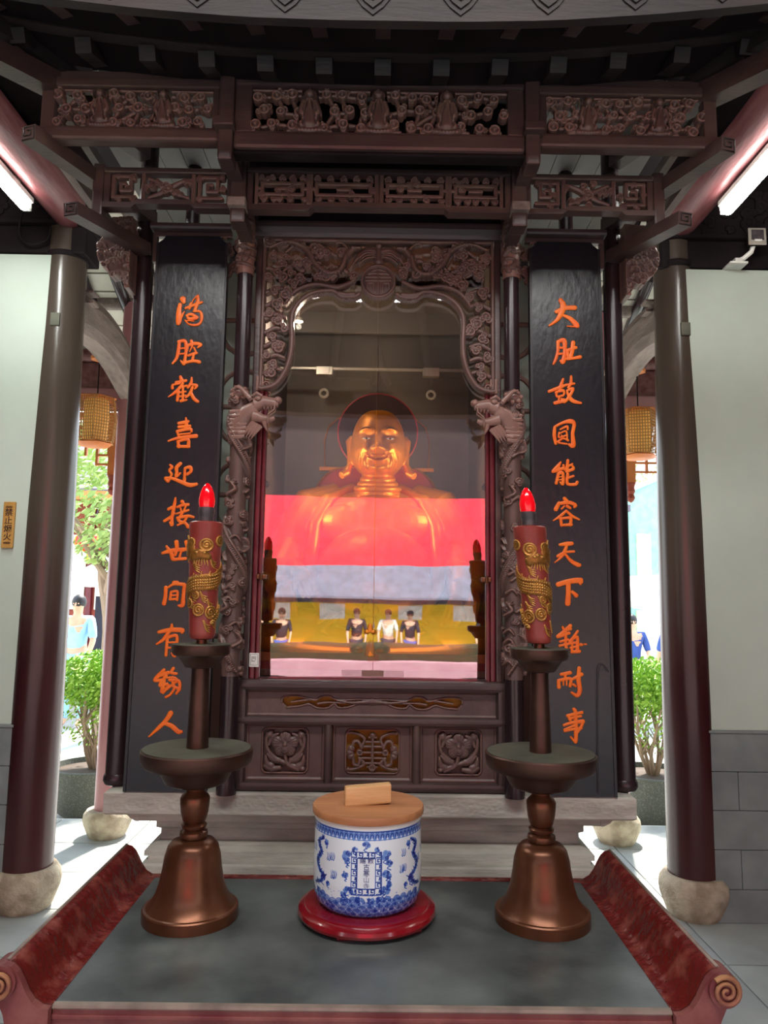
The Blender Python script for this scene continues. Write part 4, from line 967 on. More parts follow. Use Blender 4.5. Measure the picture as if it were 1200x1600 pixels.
INK_L = [
  [(-755,2696,10,-751,2684,6),(-765,2674,6,-768,2646,8,-767,2614,10,-768,2599,7),(-766,2606,6,-747,2646,2),(-698,2711,4,-697,2687,6,-707,2651,5),(-702,2709,2,-716,2691,2,-718,2683,2),(-742,2660,4,-712,2673,5,-681,2685,4),(-723,2680,4,-728,2658,4),(-737,2630,4,-721,2636,5,-698,2623,6),(-737,2632,3,-728,2618,5,-700,2621,6),(-710,2648,4,-687,2647,4,-679,2627,5,-683,2603,4,-700,2593,4,-727,2596,3,-743,2612,2),(-736,2610,2,-709,2608,2)],
  [(-761,2524,5,-763,2486,6,-769,2458,5,-783,2438,3),(-763,2526,5,-740,2528,6,-733,2502,6,-735,2467,5,-739,2439,6,-753,2451,2),(-761,2498,3,-738,2500,3),(-760,2476,3,-737,2479,3),(-715,2529,5,-711,2519,6),(-726,2514,4,-730,2491,4),(-726,2512,5,-701,2519,6,-678,2515,5,-689,2503,3),(-710,2509,3,-719,2487,2),(-704,2503,3,-696,2487,3),(-724,2471,4,-703,2479,5,-692,2481,4),(-703,2475,4,-708,2451,5),(-728,2445,5,-702,2450,5,-681,2446,6)],
  [(-750,2386,5,-744,2372,7),(-765,2364,5,-729,2372,5),(-779,2342,5,-777,2354,4,-751,2360,3),(-792,2307,2,-768,2325,5,-747,2349,5,-740,2360,4),(-755,2329,5,-758,2294,5),(-754,2344,4,-735,2349,4,-724,2353,3),(-739,2349,4,-737,2294,4),(-753,2325,3,-727,2329,3),(-753,2309,3,-726,2314,3),(-744,2292,5,-722,2296,3),(-707,2384,3,-708,2365,5,-720,2345,4),(-709,2357,3,-688,2353,6,-693,2340,3),(-703,2345,5,-711,2322,5,-726,2306,3),(-708,2326,5,-695,2302,6,-680,2291,5)],
  [(-722,2226,3,-719,2201,6,-724,2182,6),(-748,2205,5,-729,2209,6,-712,2213,4),(-747,2191,5,-706,2195,5),(-754,2174,4,-747,2158,4),(-750,2175,5,-705,2184,5,-699,2174,4),(-784,2136,3,-745,2149,5,-681,2157,7),(-746,2162,3,-704,2167,3),(-748,2135,5,-744,2114,5),(-748,2135,4,-711,2143,5,-708,2118,6),(-747,2116,5,-706,2116,5)],
  [(-774,2045,3,-766,2036,5,-775,2024,4,-766,2009,4,-770,2000,3),(-788,1994,5,-766,1994,5,-735,1983,6,-697,1969,7,-671,1973,5),(-788,1992,5,-778,1981,4,-771,1994,4),(-735,2050,6,-749,2034,6,-746,2017,5),(-745,2036,3,-749,2002,5,-733,2014,3),(-717,2033,4,-698,2037,6,-694,2022,5,-707,2010,5),(-717,2031,4,-717,1987,5)],
  [(-747,1919,3,-751,1888,6,-757,1843,5,-756,1819,6,-765,1828,2),(-771,1877,5,-750,1888,5),(-784,1832,5,-762,1847,5,-748,1862,3),(-722,1906,6,-715,1898,4),(-738,1885,4,-720,1893,5,-699,1895,5),(-727,1881,3,-722,1866,3),(-707,1889,3,-715,1870,3),(-741,1860,3,-715,1868,4,-697,1874,4),(-736,1844,5,-699,1852,5,-677,1848,4),(-717,1866,4,-732,1836,5,-706,1825,5,-696,1812,6),(-699,1852,4,-713,1829,4,-735,1817,3)],
  [(-786,1712,4,-760,1720,7,-723,1726,6,-690,1728,6),(-772,1737,4,-754,1713,6,-746,1691,6,-725,1691,5,-700,1693,5),(-736,1754,7,-733,1728,6,-739,1706,5),(-699,1754,7,-696,1732,5,-714,1721,4),(-716,1724,4,-722,1698,4)],
  [(-767,1585,6,-767,1554,6,-771,1527,7),(-761,1584,3,-736,1599,5,-701,1597,6),(-738,1604,6,-725,1606,4),(-699,1595,6,-701,1555,6,-703,1522,7,-718,1520,3),(-747,1569,4,-750,1543,4),(-747,1569,4,-724,1571,4,-724,1540,4),(-747,1556,3,-727,1558,3),(-750,1542,4,-724,1544,4)],
  [(-785,1422,5,-748,1430,7,-702,1431,7,-700,1423,5),(-739,1451,3,-740,1438,5,-758,1408,6,-771,1392,5,-791,1379,3),(-752,1404,5,-754,1370,5,-755,1340,5),(-750,1404,5,-720,1410,5,-718,1374,5,-723,1339,6,-736,1348,2),(-749,1385,3,-723,1387,3),(-748,1366,3,-722,1369,3)],
  [(-760,1286,5,-785,1258,7,-790,1247,4,-758,1251,6),(-778,1265,6,-744,1277,6),(-751,1266,5,-772,1232,5,-746,1236,5),(-758,1251,6,-761,1225,7,-764,1210,6),(-726,1292,5,-733,1277,5,-714,1274,4),(-755,1258,3,-725,1260,4,-713,1255,4),(-739,1251,4,-705,1248,5,-700,1222,5,-711,1203,4),(-709,1248,4,-742,1221,4,-759,1203,3),(-727,1244,4,-719,1222,4,-733,1199,4,-748,1190,4),(-753,1218,3,-738,1233,3),(-723,1229,4,-700,1218,5)],
  [(-728,1133,8,-744,1107,7,-769,1081,6,-794,1057,3,-803,1050,2),(-749,1096,5,-724,1089,7,-699,1069,7,-687,1068,5)],
]
INK_R = [
  [(709,2716,7,719,2694,10,710,2661,9,691,2633,6,663,2612,3),(693,2669,7,726,2684,7,763,2686,8),(722,2653,5,745,2642,7,768,2618,9,770,2610,4,733,2611,2)],
  [(697,2549,6,695,2509,5,686,2477,5,677,2459,3),(697,2549,5,720,2553,8,722,2509,6,715,2470,8,704,2473,3),(697,2523,4,716,2525,4),(696,2499,4,716,2501,4),(755,2546,7,750,2510,7,744,2486,6),(731,2514,6,766,2526,5),(733,2510,5,735,2484,5),(731,2480,5,758,2484,5,781,2489,6)],
  [(714,2400,4,704,2371,6,700,2355,4),(660,2351,5,691,2363,6,729,2379,4),(685,2347,4,713,2355,5,717,2340,3),(687,2347,4,690,2331,4,713,2336,4),(698,2328,3,694,2308,4),(682,2306,6,720,2316,5,705,2322,3),(745,2411,4,743,2383,5,733,2367,4),(733,2379,4,756,2383,4),(729,2355,4,750,2364,5,746,2348,5,728,2320,5,717,2308,3),(729,2348,4,747,2317,7,780,2307,4)],
  [(679,2210,5,677,2179,6,682,2149,5),(681,2214,4,712,2230,5,742,2235,8,753,2223,6,747,2188,6,748,2142,8,733,2145,4),(700,2203,3,726,2215,4,728,2203,3),(696,2191,3,695,2172,3,722,2180,3),(698,2187,3,722,2196,3,726,2165,3),(691,2156,4,711,2168,3,729,2161,4),(703,2180,2,714,2176,2),(693,2151,3,725,2147,3)],
  [(700,2077,3,687,2057,7,670,2040,5,694,2048,6,711,2054,5),(710,2065,4,715,2048,4),(690,2030,5,682,1996,5),(690,2032,5,707,2035,5,707,1994,5,696,2000,3),(690,2019,2,705,2021,2),(688,2008,2,705,2010,2),(727,2083,5,723,2042,6),(744,2071,3,725,2058,4),(724,2042,5,747,2052,5,742,2066,3),(726,2031,5,724,1995,5,754,1993,5,761,2001,5),(726,2016,4,747,2024,4)],
  [(712,1938,6,723,1924,7),(691,1920,6,679,1897,7),(700,1920,6,730,1923,6,752,1914,6,749,1906,4),(711,1909,3,700,1898,3),(722,1909,5,733,1902,4,722,1906,3),(669,1854,2,695,1871,5,718,1892,4),(718,1892,4,740,1872,5,766,1859,3),(697,1860,5,699,1837,5),(699,1862,4,733,1864,5,732,1838,5),(699,1837,4,736,1840,5)],
  [(692,1764,4,716,1767,7,737,1769,6),(720,1765,4,708,1737,6,697,1718,4,672,1697,2),(684,1721,5,708,1735,4,744,1739,4),(714,1726,4,734,1703,6,760,1689,7,767,1691,3)],
  [(684,1616,8,721,1627,8,766,1632,9,766,1621,5),(721,1622,8,721,1585,8,718,1547,9),(736,1589,5,750,1576,7)],
  [(726,1465,6,706,1446,6,680,1426,6),(698,1459,4,706,1450,5,727,1454,5),(686,1426,5,721,1438,5),(688,1407,4,717,1415,4),(710,1442,4,707,1400,5),(686,1392,4,721,1400,4),(709,1400,4,709,1369,6,693,1373,3),(753,1446,4,737,1423,5,723,1408,5),(733,1419,4,730,1369,4),(737,1419,4,752,1425,4),(752,1419,5,751,1373,6),(727,1400,4,752,1406,4),(726,1385,4,752,1391,4),(736,1371,5,757,1373,6),(764,1397,5,768,1397,4),(777,1399,3,783,1399,3)],
  [(690,1289,5,723,1295,6),(707,1289,4,701,1270,4),(680,1266,5,681,1243,6),(684,1268,5,723,1274,5,722,1248,5),(697,1266,3,697,1251,3),(709,1268,3,709,1251,3),(726,1270,4,765,1290,6),(756,1312,6,753,1271,7,757,1233,7,747,1214,6,726,1225,3),(734,1253,4,741,1248,4)],
  [(734,1165,5,740,1150,6,740,1060,6,734,1053,4,721,1067,3),(711,1142,5,763,1154,5),(715,1138,4,720,1127,5),(716,1131,4,759,1141,4),(697,1108,4,728,1118,5,766,1122,7),(698,1093,3,735,1107,4),(759,1124,4,764,1113,5,746,1083,4),(700,1088,4,750,1098,4),(739,1094,4,760,1098,4)],
]
couplet(-1, INK_L, 'tall dark lacquered board with ten orange characters, left of the shrine glass' if False else 'tall dark lacquered board with orange brush characters, left of the glass', 'dark top frame behind the left couplet board')
couplet(1, INK_R, 'tall dark lacquered board with orange brush characters, right of the glass', 'dark top frame behind the right couplet board')
# bent wire on the right board
tag(MB().tube(catmull([(.862, 2.735, 1.300), (.845, 2.733, 1.325), (.828, 2.735, 1.318), (.822, 2.738, 1.25), (.818, 2.738, 1.05), (.816, 2.738, .87)], 6), .0016, 5).build('loose_wire', 'boardrim'), 'thin wire hooked on the right couplet board', 'wire')
# ------------------------------------------------------------------ canopy over the shrine
can = thing('shrine_canopy', 'carved dark wooden canopy with two tiers of openwork and upturned eaves', 'canopy', (0, 2.6, 2.93))
YU, YL = 2.30, 2.50
def bar(x0, x1, y0, y1, z0, z1, nm='rail', m='rail', r=.007): return MB().box(x0, x1, y0, y1, z0, z1, r).build(nm, m, can)
# upper tier
bar(-.485, .485, YU-.012, YU+.04, 3.255, 3.300, r=.009); bar(-.485, .485, YU-.012, YU+.04, 3.032, 3.095, r=.012)
bar(-.485, -.428, YU-.006, YU+.034, 3.09, 3.26); bar(.428, .485, YU-.006, YU+.034, 3.09, 3.26)
bar(-.53, .53, YU-.03, YU+.05, 3.300, 3.325, 'cap_rail'); bar(-.52, .52, YU+.0, YU+.05, 3.018, 3.034, 'under_rail', 'black')
for sg in (-1, 1):
    bar(sg*.485, sg*.535, YU-.022, YU+.06, 2.985, 3.38, 'hanging_post', r=.008)
    bar(sg*.478, sg*.545, YU-.05, YU+.02, 3.088, 3.120, 'beam_end', r=.005)
    bar(sg*.490, sg*.530, YU-.045, YU+.02, 3.330, 3.372, 'beam_end', r=.005)
    bar(sg*.535, sg*1.135, YU-.002, YU+.045, 3.248, 3.285); bar(sg*.535, sg*1.145, YU-.006, YU+.045, 3.058, 3.105, r=.01)
    bar(sg*.535, sg*.562, YU+.002, YU+.04, 3.10, 3.25); bar(sg*1.09, sg*1.135, YU+.002, YU+.045, 3.10, 3.25)
    bar(sg*.535, sg*1.15, YU+.01, YU+.05, 3.285, 3.315, 'cap_rail')
def cloud_field(c, x0, x1, z0, z1, n, seed, figs, h=.017, k=1.5):
    r = random.Random(seed)
    # branching cloud stems
    nc = int((x1-x0)/.054); pts = {}
    for i in range(nc):
        for j in range(3):
            pts[i, j] = (x0+(i+.5+(.25 if j % 2 else -.2))*(x1-x0)/nc+r.uniform(-.008, .008), z0+(z1-z0)*(.17+.33*j)+r.uniform(-.008, .008))
    for (i, j), (x, z) in pts.items():
        for (a, b_, pr_) in ((1, 0, .65), (0, 1, .6), (1, 1, .2)):
            if (i+a, j+b_) in pts and r.random() < pr_:
                x2, z2 = pts[i+a, j+b_]; c.stroke([(x, z), ((x+x2)/2+r.uniform(-.008, .008), (z+z2)/2+r.uniform(-.008, .008)), (x2, z2)], [.009, .006, .009], h*.5)
    for (i, j), (x, z) in pts.items():
        q = r.uniform(.0145, .0185); c.lobe(x, z, q, h*1.2)
        for k_ in range(1+(i+j) % 2):
            a = r.uniform(0, 6.3); c.lobe(x+q*1.15*cos(a), z+q*1.0*sin(a), q*.6, h)
    c.stroke([(x0, z0+.004), (x1, z0+.004)], .005, h*.5, smooth=False); c.stroke([(x0, z1-.004), (x1, z1-.004)], .0035, h*.4, smooth=False)
    for f in figs:
        w = c.win(f-.036*k, f+.036*k, z0, z1)
        c.H[w] = np.where((abs(c.U[w]-f) < .030*k*(1-.35*(c.W[w]-z0)/(z1-z0))), -1, c.H[w])
        c.figure(f, z0+.002, k, h*1.3)
        c.stroke([(f-.05*k, z0+.01), (f, z0+.006), (f+.05*k, z0+.01)], .008, h*.7)
c = Carve(-.430, .430, 3.093, 3.257, .0022)
cloud_field(c, -.428, .428, 3.095, 3.255, 15, 3, (-.235, -.005, .225), k=1.42)
c.build('carved_openwork', 'wood', can, flat(YU+.012), back=-.016, label='openwork panel with three seated figures among clouds')
for sg in (-1, 1):
    a, b_ = sorted((sg*.560, sg*1.092))
    c = Carve(a, b_, 3.103, 3.250, .0022)
    cloud_field(c, a, b_, 3.105, 3.248, 10, 5+sg, (a+.155 if sg < 0 else a+.14, a+.365 if sg < 0 else a+.38), k=1.22)
    c.build('carved_openwork', 'wood', can, flat(YU+.016), back=-.016, label='openwork side panel with two seated figures among clouds')
for sg in (-1, 1):
    for i in range(6): bar(sg*(.54+.097*i), sg*(.635+.097*i), 2.42, 3.74, 3.392, 3.40, 'soffit_plank', 'plank', .001)
    bar(sg*.53, sg*1.13, 3.70, 3.72, 2.86, 3.4, 'backing_board', 'black', .002)
# black box behind the centre bay
bar(-.53, .53, YU+.12, YU+.13, 3.08, 3.50, 'backing_board', 'black', .002)
bar(-.53, .53, YU+.05, 2.80, 3.40, 3.42, 'soffit_board', 'black', .002)
bar(-.53, .53, 2.80, 2.82, 3.034, 3.42, 'backing_board', 'black', .002)
# lower tier
def stepped(x0, x1, ztop, zb, step, inw, y0, y1, t=.016):
    """frame strip with a lowered middle"""
    P = [(x0, ztop), (x1, ztop)]
    return P
bar(-.475, .475, YL-.010, YL+.035, 3.070, 3.092, r=.006)
m = MB()
m.prism([(-.475, 2.928), (-.25, 2.928), (-.235, 2.943), (.235, 2.943), (.25, 2.928), (.475, 2.928), (.475, 2.948), (.245, 2.948), (.23, 2.960), (-.23, 2.960), (-.245, 2.948), (-.475, 2.948)], YL-.010, YL+.035); m.build('stepped_rail', 'rail', can)
bar(-.475, -.452, YL-.004, YL+.03, 2.945, 3.075); bar(.452, .475, YL-.004, YL+.03, 2.945, 3.075); bar(-.004, .004, YL-.004, YL+.03, 2.955, 3.075)
for sg in (-1, 1):
    bar(sg*.475, sg*.530, YL-.020, YL+.05, 2.875, 3.13, 'hanging_post', r=.008)
    bar(sg*.470, sg*.535, YL-.045, YL+.02, 2.925, 2.957, 'beam_end', 'greybeam', r=.005)
    bar(sg*.530, sg*.99, YL-.004, YL+.035, 3.062, 3.085)
    s_ = MB(); s_.prism([(sg*.53, 2.930), (sg*.66, 2.930), (sg*.675, 2.944), (sg*.87, 2.944), (sg*.885, 2.930), (sg*.99, 2.930), (sg*.99, 2.950), (sg*.88, 2.950), (sg*.865, 2.962), (sg*.68, 2.962), (sg*.665, 2.950), (sg*.53, 2.950)], YL-.006, YL+.035); s_.build('stepped_rail', 'rail', can)
    bar(sg*.53, sg*.548, YL, YL+.03, 2.945, 3.065); bar(sg*.965, sg*.99, YL, YL+.03, 2.945, 3.065)
    bar(sg*.99, sg*1.03, YL+.0, YL+.04, 2.90, 3.10, 'corner_post')
def fretband(c, x0, x1, z0, z1, cells, seed, h=.010):
    r = random.Random(seed)
    T = lambda pts: c.stroke(pts, .0062, h*.8, .002, smooth=False, power=.2)
    for (a, b_, kind) in cells:
        m_ = (a+b_)/2; zm = (z0+z1)/2
        if kind == 'box':
            T([(a+.02, zm-.022), (b_-.02, zm-.022), (b_-.02, zm+.020), (a+.02, zm+.020), (a+.02, zm-.022)]); T([(m_-.02, zm), (m_+.02, zm)])
            T([(a, zm), (a+.02, zm)]); T([(b_-.02, zm), (b_, zm)]); T([(a, z0), (a, z1)]); T([(b_, z0), (b_, z1)])
            for q in range(5):
                u = a+(b_-a)*(q+.5)/5; c.cloud(u, z1-.013, .009, h*1.2, 1.5); c.cloud(u+r.uniform(-.01, .01), z0+.012, .009, h*1.2, -1.5)
        elif kind == 'spiral':
            sgn = 1 if m_ > 0 else -1
            o_ = b_-.012 if sgn > 0 else a+.012; i_ = a+.02 if sgn > 0 else b_-.02
            T([(i_, z0+.02), (o_, z0+.02), (o_, z1-.012), ((i_*.8+o_*.2), z1-.012), ((i_*.8+o_*.2), z0+.045), ((i_*.35+o_*.65), z0+.045), ((i_*.35+o_*.65), z1-.04), (m_, z1-.04)])
            for q in range(5): c.cloud(r.uniform(a+.01, b_-.01), r.choice((z0+.012, z1-.012, zm)), .009, h*1.1, r.uniform(0, 6))
        else:
            for k in range(4):
                a0 = pi/4+k*pi/2; c.stroke([(m_, zm), (m_+.5*(b_-a)*.55*cos(a0), zm+.03*sin(a0)), (m_+.5*(b_-a)*.9*cos(a0)*1.2, zm+.05*sin(a0))], [.012, .008, .006], h)
            c.cloud(m_, zm, .016, h*1.4, 0)
            for q in range(9): c.cloud(a+(b_-a)*(q+.5)/9, zm+r.uniform(-.045, .045), .0095, h*1.2, r.uniform(0, 6))
            T([(a, z0), (a, z1)]); T([(b_, z0), (b_, z1)])
c = Carve(-.452, .452, 2.946, 3.072, .0020)
fretband(c, -.45, .45, 2.958, 3.070, [(-.44, -.255, 'box'), (-.245, -.01, 'box'), (.01, .245, 'box'), (.255, .44, 'box')], 2)
for k in range(18): c.cloud(random.uniform(-.44, .44), random.uniform(2.965, 3.06), .010, .012, random.uniform(0, 6))
c.stroke([(-.44, 2.956), (.44, 2.956)], .004, .006, smooth=False); c.blur(1)
c.build('carved_openwork', 'wood', can, flat(YL+.008), back=-.014, label='lower openwork band of fret and cloud scrolls')
for sg in (-1, 1):
    a, b_ = sorted((sg*.546, sg*.967)); ci, co = (.62, .85)
    c = Carve(a, b_, 2.946, 3.066, .0020)
    cells = [(a, a+.11, 'spiral'), (a+.12, a+.30, 'cross'), (a+.31, b_, 'spiral')] if sg > 0 else [(a, a+.11, 'spiral'), (a+.12, a+.30, 'cross'), (a+.31, b_, 'spiral')]
    fretband(c, a, b_, 2.954, 3.064, cells, 7+sg); c.blur(1)
    c.build('carved_openwork', 'wood', can, flat(YL+.010), back=-.014, label='lower side band with square spirals and a scroll cross')
# side returns, diagonal arms and plank soffits
def beam_between(p, q, w, h, nm, m='rail', end=None):
    p, q = Vector(p), Vector(q); d = (q-p).normalized(); s_ = d.cross(Vector((0, 0, 1))).normalized(); u = s_.cross(d)
    vs = []
    for c_ in (p, q):
        for a, b_ in ((-1, -1), (1, -1), (1, 1), (-1, 1)): vs.append(c_+s_*a*w/2+u*b_*h/2)
    b = MB(); b.add(vs, [(0,1,2,3), (7,6,5,4), (0,4,5,1), (1,5,6,2), (2,6,7,3), (3,7,4,0)]); o = b.build(nm, m, can)
    if end:
        g = MB(); e = p-d*.0015
        def L(pts):
            for (a0, b0), (a1, b1) in zip(pts[:-1], pts[1:]):
                g.tube([e+s_*a0*w/2+u*b0*h/2, e+s_*a1*w/2+u*b1*h/2], .0022, 4)
        L([(-.85, -.8), (.85, -.8), (.85, .8), (-.6, .8), (-.6, -.3), (.4, -.3), (.4, .35), (-.1, .35)])
        g.build('spiral_inlay', 'eave', o)
    return o
for sg in (-1, 1):
    beam_between((sg*1.135, 2.235, 3.035), (sg*.93, 2.86, 3.08), .055, .05, 'corner_arm', 'rail', True)
    beam_between((sg*1.05, 2.385, 2.86), (sg*.93, 2.80, 2.92), .055, .046, 'corner_arm', 'rail', True)
    beam_between((sg*1.20, 2.20, 3.285), (sg*.95, 2.80, 3.33), .055, .06, 'corner_arm', 'rail', True)
    beam_between((sg*1.125, 2.32, 3.085), (sg*1.125, 3.75, 3.085), .03, .045, 'side_rail', 'greybeam')
    beam_between((sg*1.125, 2.32, 3.27), (sg*1.125, 3.75, 3.27), .03, .04, 'side_rail', 'rail')
    beam_between((sg*1.01, 2.52, 2.935), (sg*1.01, 3.6, 2.935), .028, .035, 'side_rail', 'greybeam')
    beam_between((sg*1.01, 2.52, 3.075), (sg*1.01, 3.6, 3.075), .028, .03, 'side_rail', 'greybeam')
    beam_between((sg*.51, 2.30, 3.05), (sg*.51, 2.9, 3.05), .05, .05, 'cross_beam')
    beam_between((sg*.51, 2.50, 2.93), (sg*.51, 2.82, 2.93), .045, .04, 'cross_beam')
# eaves: lower rafters, bearing board, flying rafters, fascia with lozenges
def zc(x, k=.085): return k*min(abs(x), 1.4)**2.2/1.2
xs = [(-1.3+.1869*i) for i in range(15)]
for x in xs:
    dz = zc(x)
    fan = 1+.10*max(0, abs(x)-.7)
    p = Vector((x*fan, 2.165, 3.232+dz)); q = Vector((x, 2.75, 3.50+dz*.5)); d = q-p
    beam_between(p, q, .052, .046, 'lower_rafter', 'eave')
    p = Vector((x*1.04*fan, 1.915, 3.215+dz)); q = Vector((x*fan, 2.30, 3.375+dz))
    beam_between(p, q, .046, .042, 'flying_rafter', 'rail')
def curved_board(y0, y1, z0, z1, nm, m, k=.085, X=1.75, thick=None, n=40, wob=0.0):
    b = MB(); vs = []; fs = []
    for i in range(n+1):
        x = -X+2*X*i/n; dz = zc(x, k); w1 = wob*sin(i*1.9)*.5+wob*sin(i*.7)
        vs += [(x, y0, z0+dz+w1), (x, y1, z0+dz), (x, y1, z1+dz), (x, y0, z1+dz)]
    for i in range(n):
        for q in range(4): fs.append((i*4+q, i*4+(q+1) % 4, (i+1)*4+(q+1) % 4, (i+1)*4+q))
    fs += [(3, 2, 1, 0), tuple(n*4+q for q in range(4))]
    b.add(vs, fs); return b.build(nm, m, can)
curved_board(2.135, 2.175, 3.256, 3.292, 'bearing_board', 'eave', wob=.0016)
curved_board(1.885, 1.915, 3.155, 3.36, 'fascia_board', 'eave', k=.075, wob=.001)
curved_board(1.90, 2.32, 3.262, 3.275, 'roof_boarding', 'black')   # dark boarding over the flying rafters
curved_board(2.30, 3.3, 3.45, 3.46, 'roof_boarding', 'black', k=.05, X=1.28)
for i in range(-4, 5):
    x = -.02+i*.245; dz = zc(x, .075)
    b = MB(); zc_ = 3.245+dz
    for (s_, y) in ((1, 1.880), (.78, 1.874), (.5, 1.870)):
        b.prism([(x-.066*s_, zc_), (x-.03*s_, zc_-.05*s_), (x, zc_-.075*s_), (x+.03*s_, zc_-.05*s_), (x+.066*s_, zc_), (x+.03*s_, zc_+.05*s_), (x, zc_+.075*s_), (x-.03*s_, zc_+.05*s_)], y, 1.89)
    b.build('lozenge', 'edge' if False else 'eave', can)
for sg in (-1, 1):
    beam_between((sg*1.52, 1.80, 3.36), (sg*1.05, 2.42, 3.36), .11, .10, 'hip_rafter', 'eave')
    beam_between((sg*1.24, 2.12, 3.24), (sg*1.0, 2.5, 3.30), .07, .07, 'hip_rafter', 'rail')

# ------------------------------------------------------------------ offering table
tb = thing('offering_table', 'long altar table with worn black top and red lacquered upturned ends', 'table', (0, 1.9, 0))
TX = .612
part('table_top', 'tabletop', tb, lambda b: b.box(-TX, TX, 1.575, 2.235, .725, .750, .002), 'worn grey-black table top')
part('front_edge', 'edge', tb, lambda b: b.prismx([(1.563, .744), (1.5645, .749), (1.576, .7503), (1.576, .741), (1.565, .741)], -.625, .625), 'rubbed pale front moulding')
part('back_edge', 'tablered', tb, lambda b: b.box(-.625, .625, 2.235, 2.262, .72, .753, .004))
part('apron', 'apron', tb, lambda b: b.box(-.64, .64, 1.568, 1.582, .58, .741, .002))
part('apron_moulding', 'apron', tb, lambda b: b.box(-.64, .64, 1.564, 1.57, .722, .731, .002))
c = Carve(-.63, .63, .60, .708, .003)
rr = random.Random(8)
for i in range(13):
    u = -.60+i*.1; m_ = 1 if i % 2 else -1
    c.stroke([(u, .625), (u+.025, .685), (u+.055, .69), (u+.075, .655), (u+.06, .64)], [.004, .006, .006, .005, .003], .006)
    c.spiral(u+.05, .665, .022, 1.5, i, .0035, .006); c.stroke([(u-.02, .70), (u+.01, .695), (u+.03, .703)], [.002, .006, .002], .005)
    for k in range(4): c.stroke([(u+.04, .66), (u+.04+.03*cos(k*1.5), .66+.03*sin(k*1.5))], [.005, .002], .005)
c.build('carved_relief', 'aprongold', tb, flat(1.568), back=0)
part('back_apron', 'tablered', tb, lambda b: b.box(-.60, .60, 2.22, 2.25, .60, .72, .003))
for sg in (-1, 1):
    # upturned end: profile in x,z carried from front to back
    prof = [(.612, .750), (.628, .752), (.645, .762), (.658, .780), (.668, .800), (.678, .817), (.690, .828), (.704, .832), (.717, .826), (.724, .812), (.722, .796), (.712, .784), (.700, .776), (.690, .755), (.675, .735), (.650, .722), (.612, .722)]
    b = MB(); b.prism([(sg*x, z) for x, z in prof], 1.562, 2.262, True); o = b.build('upturned_end', 'tablered', tb)
    MB().tube([(sg*.706, 1.565, .8305), (sg*.706, 2.26, .8305)], .0045, 8).build('worn_ridge', 'edge', tb)
    # carved end plate with scroll
    P = [(sg*x, z) for x, z in prof]
    b = MB(); b.prism([(sg*x, z) for x, z in prof[:8]+[(.722, .83), (.735, .815), (.738, .796), (.73, .776), (.712, .765), (.70, .74), (.69, .70), (.66, .66), (.612, .64)]], 1.545, 1.566); b.build('end_plate', 'apron', tb)
    pts = [(sg*(.708)+.030*(1-k/34*.92)*cos(pi*.75-sg*0+k*.42*(-1 if sg > 0 else 1)), 1.5335, .800+.030*(1-k/34*.92)*sin(pi*.75+k*.42*(-1 if sg > 0 else 1))) for k in range(34)]
    MB().tube(pts, [.0052*(1-.4*k/34) for k in range(34)], 8).build('scroll', 'aprongold', tb)
    part('scroll_boss', 'apron', tb, lambda b: b.tube([(sg*.708, 1.538, .800), (sg*.708, 1.60, .800)], .032, 24))
    for yy in (1.60, 2.20):
        part('leg', 'tablered', tb, lambda b: b.box(sg*.50, sg*.57, yy-.03, yy+.03, 0, .70, .008))
    part('leg_panel', 'tablered', tb, lambda b: b.box(sg*.52, sg*.55, 1.63, 2.17, .12, .66, .005))

# ------------------------------------------------------------------ candlesticks and candles
def candlestick(x, y, label):
    t = thing('candlestick', label, 'candlestick', (x, y, .75))
    part('bell_base', 'bronze', t, lambda b: b.lathe([(.119, .7503), (.119, .776), (.1165, .779), (.110, .780), (.1005, .790), (.088, .812), (.0795, .840), (.074, .870), (.070, .900), (.063, .924), (.052, .936), (.036, .941), (.028, .943)], (x, y), 64))
    part('neck_ring', 'bronze', t, lambda b: b.lathe([(.026, .941), (.034, .944), (.036, .952), (.0345, .958), (.026, .962), (.024, .965), (.031, .968), (.0325, .974), (.028, .979), (.022, .981)], (x, y), 48))
    part('vase_stem', 'bronze', t, lambda b: b.lathe([(.022, .978), (.030, .986), (.0345, 1.004), (.037, 1.025), (.0375, 1.040), (.034, 1.047), (.025, 1.055), (.023, 1.062), (.029, 1.070), (.03, 1.076)], (x, y), 48))
    part('dish_bowl', 'bronzedk', t, lambda b: b.lathe([(.03, 1.070), (.062, 1.073), (.078, 1.080), (.088, 1.098), (.094, 1.115), (.104, 1.124)], (x, y), 64))
    part('drip_plate', 'bronzedk', t, lambda b: b.lathe([(.10, 1.118), (.132, 1.122), (.1395, 1.130), (.1425, 1.150), (.1425, 1.160), (.139, 1.1635), (.138, 1.1625), (.0, 1.1625)], (x, y), 72))
    part('plate_face', 'patina', t, lambda b: b.lathe([(.137, 1.1626), (.137, 1.1645), (.0, 1.1648)], (x, y), 72), 'green-grey patinated plate face')
    part('stem', 'bronzedk', t, lambda b: b.lathe([(.0285, 1.164), (.0275, 1.20), (.0235, 1.34), (.023, 1.375)], (x, y), 40))
    part('upper_cup', 'bronzedk', t, lambda b: b.lathe([(.022, 1.366), (.040, 1.370), (.050, 1.384), (.058, 1.396), (.072, 1.402), (.0755, 1.408), (.0775, 1.424), (.0765, 1.428), (.0, 1.428)], (x, y), 56))
    part('cup_face', 'patina', t, lambda b: b.lathe([(.0755, 1.4281), (.075, 1.4295), (0, 1.4298)], (x, y), 56))
    part('pricket', 'bronze', t, lambda b: b.lathe([(.015, 1.429), (.013, 1.45)], (x, y), 20))
    return t
candlestick(-.445, 1.975, 'tall bronze candlestick with bell foot, left of the blue and white jar')
candlestick(.445, 1.975, 'tall bronze candlestick with bell foot, right of the blue and white jar')
